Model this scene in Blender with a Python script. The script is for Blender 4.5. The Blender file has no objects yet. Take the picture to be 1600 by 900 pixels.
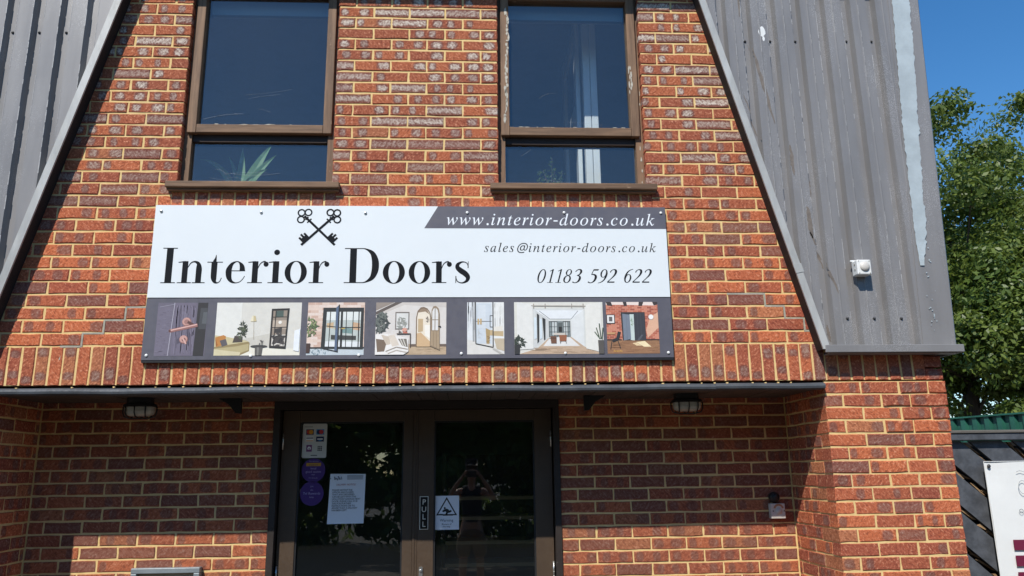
import bpy, bmesh, math, random
import numpy as np
from mathutils import Vector, Matrix

# ------------------------------------------------------------------ camera, world, sun, exposure
SC = bpy.context.scene
COL = SC.collection
G = 2.32                                   # height of the top of the soldier course above the ground

def make_camera():
    pitch, yaw, roll = 0.23352544, 0.05237214, -0.01292968
    c, s = math.cos(roll), math.sin(roll); cp, sp = math.cos(pitch), math.sin(pitch)
    cy, sy = math.cos(yaw), math.sin(yaw)
    def yw(d): return Vector((cy*d[0]+sy*d[1], -sy*d[0]+cy*d[1], d[2]))
    R = yw((c, -sp*s, cp*s)); U = yw((-s, -sp*c, cp*c)); F = yw((0, cp, sp))
    cam = bpy.data.cameras.new('camera'); cam.sensor_width = 36; cam.lens = 36*1217.14/1600
    cam.clip_start = 0.02; cam.clip_end = 2000
    o = bpy.data.objects.new('camera', cam); COL.objects.link(o)
    m = Matrix((R, U, -F)).transposed().to_4x4(); m.translation = Vector((0.3406, -4.4496, -0.7239+G))
    o.matrix_world = m; SC.camera = o
    return m.translation.copy(), R, U, F
CAM, CR, CU, CF = make_camera()

TO_SUN = Vector((-0.47, -1.0, 1.25)).normalized()
world = bpy.data.worlds.new('World'); SC.world = world; world.use_nodes = True
wn = world.node_tree.nodes; wl = world.node_tree.links
sky = wn.new('ShaderNodeTexSky'); sky.sky_type = 'NISHITA'; sky.sun_disc = False
sky.sun_elevation = math.asin(TO_SUN.z); sky.sun_rotation = math.atan2(TO_SUN.x, TO_SUN.y)
sky.altitude = 60; sky.air_density = 1.0; sky.dust_density = 0.1; sky.ozone_density = 3.0
hs = wn.new('ShaderNodeHueSaturation'); hs.inputs['Saturation'].default_value = 1.29; wl.new(sky.outputs[0], hs.inputs['Color']); wl.new(hs.outputs[0], wn['Background'].inputs[0]); wn['Background'].inputs[1].default_value = 0.15
sun = bpy.data.lights.new('sun', 'SUN'); sun.energy = 4.6; sun.angle = math.radians(0.53); sun.color = (1, 0.955, 0.88)
so = bpy.data.objects.new('sun', sun); COL.objects.link(so)
so.rotation_euler = TO_SUN.to_track_quat('Z', 'Y').to_euler(); so.location = (-4, -9, 14)
SC.view_settings.view_transform = 'Standard'; SC.view_settings.look = 'None'
SC.view_settings.exposure = 0.1; SC.view_settings.gamma = 1; SC.view_settings.use_curve_mapping = False
random.seed(7)

# ------------------------------------------------------------------ materials
def lin(c): return tuple(((v/255)/12.92 if v/255 <= .04045 else ((v/255+.055)/1.055)**2.4) for v in c)
class NT:
    def __init__(s, name):
        s.m = bpy.data.materials.new(name); s.m.use_nodes = True
        s.t = s.m.node_tree; s.b = s.t.nodes['Principled BSDF']; s.out = s.t.nodes['Material Output']
    def n(s, typ, ins=None, **kw):
        o = s.t.nodes.new(typ)
        for k, v in kw.items(): setattr(o, k, v)
        for k, v in (ins or {}).items(): s.put(o.inputs[k], v)
        return o
    def put(s, sock, v):
        if isinstance(v, bpy.types.NodeSocket): s.t.links.new(v, sock)
        elif v is not None:
            if isinstance(v, tuple) and len(v) == 3 and sock.type == 'RGBA': v = v+(1,)
            sock.default_value = v
    def math(s, op, a, b=None, c=None, clamp=False):
        o = s.n('ShaderNodeMath', operation=op, use_clamp=clamp); s.put(o.inputs[0], a)
        if b is not None: s.put(o.inputs[1], b)
        if c is not None: s.put(o.inputs[2], c)
        return o.outputs[0]
    def step(s, v, a, b, lo=0.0, hi=1.0):
        o = s.n('ShaderNodeMapRange', interpolation_type='SMOOTHSTEP')
        for i, q in enumerate((v, a, b, lo, hi)): s.put(o.inputs[i], q)
        return o.outputs[0]
    def mix(s, f, a, b, mode='MIX'):
        o = s.n('ShaderNodeMix', data_type='RGBA', blend_type=mode)
        s.put(o.inputs[0], f); s.put(o.inputs[6], a); s.put(o.inputs[7], b)
        return o.outputs[2]
    def pos(s): return s.n('ShaderNodeNewGeometry').outputs['Position']
    def mapped(s, scale=(1,1,1), rot=(0,0,0), src=None):
        return s.n('ShaderNodeMapping', {'Vector': src or s.pos(), 'Scale': scale, 'Rotation': rot}).outputs[0]
    def noise(s, scale, detail=4, rough=.6, vec=None, out='Fac'):
        return s.n('ShaderNodeTexNoise', {'Vector': vec or s.pos(), 'Scale': scale, 'Detail': detail, 'Roughness': rough}).outputs[out]
    def attr(s, name, out='Vector'):
        return s.n('ShaderNodeAttribute', attribute_name=name).outputs[out]
    def xyz(s, v): return s.n('ShaderNodeSeparateXYZ', {0: v}).outputs
    def bump(s, h, strength, dist):
        s.put(s.b.inputs['Normal'], s.n('ShaderNodeBump', {'Height': h, 'Strength': strength, 'Distance': dist}).outputs[0])
    def col(s, v): s.put(s.b.inputs['Base Color'], v)
    def rough(s, v): s.put(s.b.inputs['Roughness'], v)

def weathered(name, base, var=.25, scale=9, rough=.6, metal=0, bump=.15, streak=1.0, dirt=None, spec=.5):
    """A painted / coated surface with uneven tone, fine relief and optional dirt."""
    k = NT(name); v = k.mapped((1, 1, streak))
    n = k.noise(scale, 5, .65, v); f = k.noise(scale*14, 3, .6, v)
    c = k.mix(k.step(n, .3, .7), tuple(x*(1-var) for x in base), tuple(min(1, x*(1+var)) for x in base))
    if dirt: c = k.mix(k.step(k.noise(scale*.6, 6, .7, v), .55, .72, 0, .6), c, dirt)
    k.col(c); k.rough(k.step(f, .2, .8, max(.05, rough-.12), min(1, rough+.12)))
    k.b.inputs['Metallic'].default_value = metal; k.b.inputs['Specular IOR Level'].default_value = spec
    if bump: k.bump(f, bump, .002)
    return k.m

def brick_material():
    k = NT('rustic_brick')
    u, v, hz = k.xyz(k.attr('buv'))[:3]
    r1 = k.xyz(k.attr('rnd1')); r2 = k.xyz(k.attr('rnd2')); zone = k.xyz(k.attr('zone'))
    nb = k.noise(34, 4, .65); nf = k.noise(72, 4, .8); nl = k.noise(9, 3, .5)
    def drag(a):
        v1 = k.mapped((1, 1, 1), (0, a, 0)); return k.noise(1.0, 3, .7, k.mapped((100, 60, 36), (0, 0, 0), v1))
    dg = k.n('ShaderNodeMix', {0: k.math('GREATER_THAN', r2[0], .42), 2: drag(.75), 3: drag(-.75)}).outputs[0]
    rustic = k.math('ADD', k.math('MULTIPLY', dg, .45), k.math('MULTIPLY', nf, .55))
    wob = k.math('MULTIPLY', k.math('SUBTRACT', nb, .5), .30)
    grain = k.math('MULTIPLY', k.math('SUBTRACT', rustic, .5), 1.5)
    e = k.math('ABSOLUTE', k.math('SUBTRACT', v, .5))
    def band(c0, sp, rr, w0, w1, on, thr):
        c = k.math('MULTIPLY_ADD', rr, sp, c0); hw = k.math('MULTIPLY_ADD', k.math('MULTIPLY', r1[2], rr), w1, w0)
        du = k.math('DIVIDE', k.math('ABSOLUTE', k.math('ADD', k.math('SUBTRACT', u, c), k.math('MULTIPLY', wob, .35))), hw)
        dv = k.math('DIVIDE', k.math('ADD', e, k.math('MULTIPLY', wob, .25)), .48)
        r = k.math('POWER', k.math('ADD', k.math('POWER', du, 3.0), k.math('POWER', k.math('MAXIMUM', dv, 0), 3.0)), .3333)
        g = k.math('GREATER_THAN', on, thr)
        m = k.math('MULTIPLY', k.step(k.math('ADD', r, k.math('MULTIPLY', grain, .35)), 1.08, .72), g)
        i = k.math('MULTIPLY', k.step(k.math('SUBTRACT', r, k.math('MULTIPLY', grain, .9)), .82, .42), g)
        return m, i
    m1, b1 = band(.10, .20, r1[0], .11, .12, r2[0], k.math('SUBTRACT', .66, k.math('MULTIPLY', zone[1], .60)))
    m2, b2 = band(.62, .26, r1[1], .11, .22, r2[1], k.math('SUBTRACT', .64, k.math('MULTIPLY', zone[1], .60)))
    full = k.math('GREATER_THAN', r2[2], k.math('SUBTRACT', .95, k.math('MULTIPLY', zone[1], .22)))
    fm = k.math('MULTIPLY', full, k.step(k.math('ADD', e, k.math('MULTIPLY', wob, .5)), .55, .36))
    fi = k.math('MULTIPLY', full, k.step(k.math('ADD', e, k.math('MULTIPLY', grain, -.45)), .34, .12))
    dark = k.math('MAXIMUM', k.math('MAXIMUM', m1, m2), fm); inner = k.math('MAXIMUM', k.math('MAXIMUM', b1, b2), fi)
    base = k.mix(k.step(k.math('ADD', r1[0], k.math('MULTIPLY', k.math('SUBTRACT', nl, .5), .7)), .05, .95), (.585, .158, .064), (.375, .094, .052))
    base = k.mix(k.math('MULTIPLY', k.math('GREATER_THAN', r1[1], .90), .6), base, (.50, .21, .095))
    base = k.mix(k.math('MULTIPLY', k.math('LESS_THAN', r1[1], .16), .5), base, (.27, .072, .046))
    base = k.mix(k.math('MULTIPLY', zone[0], .50), base, (.29, .095, .048))
    base = k.mix(k.math('MULTIPLY', dark, k.math('MULTIPLY_ADD', zone[0], .15, .66)), base, k.mix(r2[1], (.135, .058, .048), (.19, .088, .074)))
    base = k.mix(k.step(rustic, .51, .38, 0, .68), base, (.13, .034, .024))
    base = k.mix(k.step(rustic, .51, .64, 0, .66), base, k.mix(dark, (.86, .43, .26), (.50, .33, .27)))
    amt = k.math('MULTIPLY', k.math('MULTIPLY_ADD', zone[0], k.step(k.math('ADD', r1[2], k.math('MULTIPLY', zone[0], .25)), .45, 1.1, .22, .78), .20), k.step(rustic, .40, .60, .18, 1))
    base = k.mix(k.math('MULTIPLY', inner, amt), base, k.mix(zone[0], (.36, .25, .185), (.70, .61, .51)))
    dust = k.math('MULTIPLY', k.step(k.noise(70, 5, .8), .61, .70), k.math('MULTIPLY_ADD', zone[0], .25, .10))
    base = k.mix(dust, base, (.66, .45, .27))
    base = k.mix(k.math('MULTIPLY', zone[2], .85), base, k.mix(rustic, (.10, .046, .030), (.28, .108, .062)))  # darker recess brick, deepened further to paint in the entrance shade
    k.col(base); k.rough(.9); k.b.inputs['Specular IOR Level'].default_value = .25
    k.bump(rustic, 1.0, .007)
    return k.m

def mortar_material():
    k = NT('buff_mortar')
    n = k.noise(22, 5, .65); f = k.noise(240, 3, .6); l = k.noise(2.3, 3, .5)
    c = k.mix(k.step(n, .3, .7), (.70, .485, .205), (.79, .58, .27))
    c = k.mix(k.step(l, .55, .75, 0, .35), c, (.52, .42, .27))
    c = k.mix(k.step(f, .55, .75, 0, .4), c, (.50, .37, .20))
    k.col(c); k.rough(.95); k.b.inputs['Specular IOR Level'].default_value = .2; k.bump(f, .6, .002)
    return k.m

def glass_material(name, tint=(.9, .95, .97), boost=1.0, dirt=.04):
    k = NT(name); t = k.t; t.nodes.remove(k.b)
    tr = k.n('ShaderNodeBsdfTransparent', {'Color': tint}); gl = k.n('ShaderNodeBsdfGlossy', {'Color': (1,1,1), 'Roughness': 0.0})
    di = k.n('ShaderNodeBsdfDiffuse', {'Color': (.45, .46, .45)})
    bk = k.n('ShaderNodeNewGeometry').outputs['Backfacing']
    fr = k.n('ShaderNodeFresnel', {'IOR': k.math('MULTIPLY_ADD', bk, 1/1.52-1.52, 1.52)}).outputs[0]
    mx = k.n('ShaderNodeMixShader', {0: k.math('MULTIPLY', fr, boost, clamp=True), 1: tr.outputs[0], 2: gl.outputs[0]})
    d = k.math('MULTIPLY', k.step(k.noise(2.5, 3, .6), .2, .8, .42, .58), dirt)
    m2 = k.n('ShaderNodeMixShader', {0: d, 1: mx.outputs[0], 2: di.outputs[0]})
    t.links.new(m2.outputs[0], k.out.inputs[0]); return k.m

_flat = {}
def flat(rgb, rough=.45, spec=.5):
    key = (tuple(rgb), rough)
    if key not in _flat:
        k = NT('print_%02x%02x%02x' % tuple(int(v) for v in rgb)); k.col(lin(rgb)); k.rough(rough); k.b.inputs['Specular IOR Level'].default_value = spec
        _flat[key] = k.m
    return _flat[key]

_pic = {}
def inkprint(rgb):
    """Printed ink with the fine mottle of a photographic print."""
    if rgb not in _pic:
        k = NT('ink_%02x%02x%02x' % tuple(rgb)); c = lin(rgb); n = k.noise(28, 6, .7); f = k.noise(260, 3, .7)
        a = k.mix(k.step(n, .3, .72), tuple(v*.95 for v in c), tuple(min(1, v*1.04+.002) for v in c))
        a = k.mix(k.step(f, .5, .75, 0, .10), a, tuple(v*.7 for v in c)); k.col(k.mix(.05, a, (.5, .47, .43))); k.rough(.5); k.b.inputs['Specular IOR Level'].default_value = .3
        _pic[rgb] = k.m
    return _pic[rgb]
def cladding_material():
    k = NT('grey_coated_steel')
    v = k.mapped((1, 1, .12)); n = k.noise(9, 5, .6, v); l = k.noise(1.6, 4, .6)
    c = k.mix(k.step(n, .3, .7), (.205, .197, .193), (.240, .231, .228))
    c = k.mix(k.step(l, .5, .7, 0, .5), c, (.262, .255, .252))
    spk = k.n('ShaderNodeTexVoronoi', {'Vector': k.mapped((1, 1, .7)), 'Scale': 230}).outputs['Distance']
    area = k.step(k.noise(3.2, 5, .7, k.mapped((1.6, 1, .5))), .47, .66)
    c = k.mix(k.math('MULTIPLY', k.step(spk, .42, .25), k.math('MULTIPLY', area, .7)), c, (.50, .49, .48))
    c = k.mix(k.step(k.noise(4, 6, .75, k.mapped((2.6, 1, .30))), .69, .77, 0, .3), c, (.17, .14, .11))
    k.col(c); k.rough(k.step(n, .2, .8, .36, .52)); k.b.inputs['Metallic'].default_value = .08
    k.bump(k.noise(300, 3, .6), .12, .001); return k.m

def wood_material(name, a, b, c3=None, scale=1.0, axis=2, rough=.7):
    k = NT(name); sc = [34, 34, 34]; sc[axis] = 2.2
    g = k.noise(1.0*scale, 6, .7, k.mapped(tuple(sc))); n = k.noise(5, 4, .6)
    c = k.mix(k.step(g, .35, .65), a, b); c = k.mix(k.step(n, .4, .7, 0, .5), c, tuple(x*.6 for x in a))
    if c3: c = k.mix(k.step(k.math('ADD', k.math('MULTIPLY', g, .6), k.math('MULTIPLY', k.noise(17, 5, .7), .5)), .66, .72), c, c3)
    k.col(c); k.rough(rough); k.bump(g, .5, .002); return k.m

def leaf_material(name, c1, c2, c3, thin=.34):
    k = NT(name)
    r = k.n('ShaderNodeNewGeometry').outputs['Random Per Island']; n = k.noise(.7, 3, .5)
    c = k.mix(k.step(r, .1, .9), c1, c2); c = k.mix(k.step(n, .45, .7, 0, .7), c, c3)
    k.col(c); k.rough(.45); k.b.inputs['Specular IOR Level'].default_value = .45
    tl = k.n('ShaderNodeBsdfTranslucent', {'Color': k.mix(.5, c, (.26, .34, .05))})
    mx = k.n('ShaderNodeMixShader', {0: thin, 1: k.b.outputs[0], 2: tl.outputs[0]})
    k.t.links.new(mx.outputs[0], k.out.inputs[0]); return k.m

M = {}
M['brick'] = brick_material(); M['mortar'] = mortar_material()
M['clad'] = cladding_material()
M['trim'] = weathered('pale_grey_trim', (.42, .42, .40), .18, 6, .5, .1, .1, .3, (.20, .17, .14))
M['trim_back'] = weathered('shaded_trim_return', (.012, .012, .013), .2, 8, .7)  # black stands in for shade on the trim's inner return
M['peel'] = weathered('bare_bluish_primer', (.40, .455, .475), .10, 8, .55)
M['flash'] = weathered('grey_flashing', (.070, .078, .088), .25, 5, .62, 0, .2, 1, (.12, .12, .12), .3)
M['soffit'] = weathered('brown_soffit_board', (.085, .068, .056), .2, 6, .6)
M['win_wood'] = wood_material('weathered_brown_timber', (.26, .150, .082), (.125, .068, .036), (.36, .235, .14), 1, 2)
M['win_wood_h'] = wood_material('weathered_brown_rail', (.23, .132, .072), (.115, .064, .034), (.33, .22, .135), 1, 0)
M['win_dark'] = wood_material('dark_stained_timber', (.045, .026, .018), (.028, .016, .012), None, 1, 0)
M['flake'] = weathered('flaking_white_paint', (.50, .46, .38), .15, 60, .8)
M['glass'] = glass_material('window_glass', (.92, .95, .96), 1.3, .035)
M['door_glass'] = glass_material('door_glass', (.84, .86, .83), 1.9, .018)
M['door'] = weathered('brown_aluminium', (.082, .054, .034), .10, 7, .45, .1, .05)
M['door_dark'] = weathered('dark_brown_aluminium', (.032, .024, .02), .12, 7, .5, .1, .05)
M['black'] = weathered('black_plastic', (.014, .014, .015), .15, 20, .5)
M['steel'] = weathered('bright_steel', (.62, .62, .60), .12, 30, .28, .9, .05)
M['screw'] = weathered('grey_screw_cap', (.05, .05, .052), .2, 60, .5)
M['white'] = weathered('white_plastic', (.78, .78, .75), .04, 14, .42, 0, .03, 1, (.66, .64, .58))
M['offwhite'] = weathered('aged_white_plastic', (.62, .58, .52), .08, 18, .5)
M['rust'] = flat((176, 126, 92), .7)
M['lens'] = weathered('frosted_lens', (.50, .48, .42), .08, 25, .3)
M['plaster'] = weathered('dim_interior_wall', (.16, .17, .18), .08, 3, .9)
M['carpet'] = weathered('dark_interior_floor', (.06, .06, .065), .2, 30, .95)
M['gloss_white'] = weathered('white_door_paint', (.88, .885, .86), .03, 6, .35)
M['ground'] = weathered('worn_asphalt', (.09, .076, .060), .22, 2.2, .9, 0, .4)
M['sign_white'] = weathered('white_sign_sheet', (.745, .785, .795), .012, 2, .5, 0, 0)
M['sign_grey'] = weathered('charcoal_sign_sheet', (.112, .108, .128), .05, 2, .45, 0, 0)
M['ink'] = flat((18, 21, 26), .75, .2)
M['fence'] = weathered('black_stained_board', (.075, .081, .093), .35, 10, .6, 0, .3, 1, (.055, .055, .06))
M['rawwood'] = wood_material('raw_split_wood', (.42, .27, .14), (.16, .09, .045), None, 1.3, 0)
M['banner'] = weathered('white_vinyl_banner', (.80, .81, .79), .03, 3, .5)
M['green'] = weathered('green_coated_steel', (.022, .11, .075), .2, 4, .4, .1)
M['bark'] = weathered('grey_brown_bark', (.075, .055, .04), .35, 9, .95, 0, .8, .3)
M['leaf'] = leaf_material('oak_leaf', (.075, .115, .020), (.17, .215, .042), (.10, .155, .03))
M['leaf2'] = leaf_material('hedge_leaf', (.09, .15, .026), (.16, .23, .05), (.11, .18, .036), .55)
M['strap'] = leaf_material('strap_leaf', (.20, .36, .16), (.28, .44, .22), (.24, .40, .19), .2)
M['pot'] = weathered('terracotta_pot', (.30, .12, .06), .15, 12, .85)
M['letter'] = weathered('grey_metal_frame', (.27, .31, .33), .1, 12, .45, .3, .05)
M['beige'] = weathered('beige_panel', (.42, .36, .27), .1, 8, .6)

# ------------------------------------------------------------------ mesh helpers
class MB:
    """Collects polygons (world coordinates) and links them as one mesh object."""
    def __init__(s): s.v = []; s.f = []; s.mi = []; s.att = {}
    def poly(s, pts, mi=0):
        n = len(s.v); s.v += [tuple(p) for p in pts]; s.f.append(tuple(range(n, n+len(pts)))); s.mi.append(mi)
    def hexa(s, p, mi=0):
        n = len(s.v); s.v += [tuple(q) for q in p]
        for q in ((0,3,2,1), (4,5,6,7), (0,1,5,4), (1,2,6,5), (2,3,7,6), (3,0,4,7)): s.f.append(tuple(n+i for i in q)); s.mi.append(mi)
    def box(s, x0, x1, y0, y1, z0, z1, mi=0, b=0.0):
        if b <= 0:
            s.hexa([(x0,y0,z0), (x1,y0,z0), (x1,y1,z0), (x0,y1,z0), (x0,y0,z1), (x1,y0,z1), (x1,y1,z1), (x0,y1,z1)], mi); return
        bm = bmesh.new(); r = bmesh.ops.create_cube(bm, size=1)
        for v in bm.verts: v.co = Vector(((x0+x1)/2+v.co.x*(x1-x0), (y0+y1)/2+v.co.y*(y1-y0), (z0+z1)/2+v.co.z*(z1-z0)))
        bmesh.ops.bevel(bm, geom=bm.edges[:], offset=b, segments=2, affect='EDGES', profile=.5); s.bm(bm, mi)
    def bm(s, bm, mi=0):
        n = len(s.v); bm.verts.index_update(); s.v += [tuple(v.co) for v in bm.verts]
        for f in bm.faces: s.f.append(tuple(n+v.index for v in f.verts)); s.mi.append(mi)
        bm.free()
    def prism(s, pts, y0, y1, mi=0):
        """Outline pts=(x,z) extruded from y0 (front) to y1."""
        k = len(pts); n = len(s.v)
        s.v += [(x, y0, z) for x, z in pts]+[(x, y1, z) for x, z in pts]
        s.f.append(tuple(n+i for i in range(k))); s.f.append(tuple(n+k+i for i in reversed(range(k)))); s.mi += [mi, mi]
        for i in range(k): j = (i+1) % k; s.f.append((n+i, n+k+i, n+k+j, n+j)); s.mi.append(mi)
    def tube(s, path, rad, seg=8, mi=0, cap=True):
        path = [Vector(p) for p in path]; k = len(path); n = len(s.v)
        rads = rad if isinstance(rad, (list, tuple)) else [rad]*k
        up = None
        for i, p in enumerate(path):
            t = (path[min(i+1, k-1)]-path[max(i-1, 0)]).normalized()
            a = t.cross(Vector((0,0,1)) if abs(t.z) < .95 else Vector((1,0,0))).normalized()
            if up is not None and a.dot(up) < 0: a = -a
            up = a; b = t.cross(a)
            for q in range(seg):
                w = 2*math.pi*q/seg; s.v.append(tuple(p+(a*math.cos(w)+b*math.sin(w))*rads[i]))
        for i in range(k-1):
            for q in range(seg):
                r = (q+1) % seg; s.f.append((n+i*seg+q, n+i*seg+r, n+(i+1)*seg+r, n+(i+1)*seg+q)); s.mi.append(mi)
        if cap:
            s.f.append(tuple(n+q for q in reversed(range(seg)))); s.f.append(tuple(n+(k-1)*seg+q for q in range(seg))); s.mi += [mi, mi]
    def lathe(s, prof, c, axis=(0,0,1), seg=24, mi=0):
        """prof = (radius, height along axis)."""
        ax = Vector(axis).normalized(); a = ax.cross(Vector((0,0,1)) if abs(ax.z) < .9 else Vector((1,0,0))).normalized(); b = ax.cross(a)
        n = len(s.v); c = Vector(c)
        for r, h in prof:
            for q in range(seg):
                w = 2*math.pi*q/seg; s.v.append(tuple(c+ax*h+(a*math.cos(w)+b*math.sin(w))*r))
        for i in range(len(prof)-1):
            for q in range(seg):
                r = (q+1) % seg; s.f.append((n+i*seg+q, n+i*seg+r, n+(i+1)*seg+r, n+(i+1)*seg+q)); s.mi.append(mi)
        s.f.append(tuple(n+q for q in reversed(range(seg)))); s.f.append(tuple(n+(len(prof)-1)*seg+q for q in range(seg))); s.mi += [mi, mi]
    def islands(s):
        par = list(range(len(s.v)))
        def find(a):
            while par[a] != a: par[a] = par[par[a]]; a = par[a]
            return a
        for f in s.f:
            for i in f[1:]: par[find(i)] = find(f[0])
        out = {}
        for f, m in zip(s.f, s.mi):
            q = out.setdefault(find(f[0]), (MB(), {}))
            for i in f:
                if i not in q[1]: q[1][i] = len(q[0].v); q[0].v.append(s.v[i])
            q[0].f.append(tuple(q[1][i] for i in f)); q[0].mi.append(m)
        return [q[0] for q in out.values()]
    def mesh(s, name, mats, off=(0,0,0), smooth=False):
        me = bpy.data.meshes.new(name); o = Vector(off)
        me.from_pydata([tuple(Vector(v)-o) for v in s.v], [], s.f)
        for m in (mats if isinstance(mats, (list, tuple)) else [mats]): me.materials.append(m)
        if len(me.materials) > 1: me.polygons.foreach_set('material_index', s.mi)
        for k, d in s.att.items():
            a = me.attributes.new(k, 'FLOAT_VECTOR', 'POINT'); a.data.foreach_set('vector', np.array(d, 'f').ravel())
        if smooth: me.polygons.foreach_set('use_smooth', [True]*len(me.polygons))
        me.update(); return me

def world_off(o):
    v = Vector((0,0,0))
    while o: v += o.location; o = o.parent
    return v
def link(name, me, parent=None, loc=(0,0,0)):
    o = bpy.data.objects.new(name, me); COL.objects.link(o); o.location = loc
    if parent: o.parent = parent
    return o
def part(name, mb, mats, parent, smooth=False, label=None, kind=None):
    o = link(name, mb.mesh(name, mats, world_off(parent) if parent else (0,0,0), smooth), parent)
    if label: o['label'] = label
    if kind: o['kind'] = kind
    return o
def parts(name, mb, mats, parent, smooth=False):
    return [part(name, q, mats, parent, smooth) for q in mb.islands()]
def thing(name, label, cat, loc=(0,0,0), group=None):
    o = link(name, None, None, loc); o.empty_display_size = .2; o['label'] = label; o['category'] = cat
    if group: o['group'] = group
    return o
def single(name, mb, mats, label, cat, loc=(0,0,0), group=None, smooth=False):
    o = link(name, mb.mesh(name, mats, loc, smooth), None, loc); o['label'] = label; o['category'] = cat
    if group: o['group'] = group
    return o
def structure(name, mb, mats):
    o = link(name, mb.mesh(name, mats)); o['kind'] = 'structure'; return o
def copy_thing(o, loc, label, parent=None):
    c = o.copy(); COL.objects.link(c); c.location = loc if parent is None else o.location
    if parent: c.parent = parent
    elif label: c['label'] = label
    for ch in [q for q in bpy.data.objects if q.parent == o]: copy_thing(ch, None, None, c)
    return c
def pixel(p):
    d = Vector(p)-CAM; w = d.dot(CF)
    return (800+1217.14*d.dot(CR)/w, 450-1217.14*d.dot(CU)/w) if w > .1 else (-9999, -9999)
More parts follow.
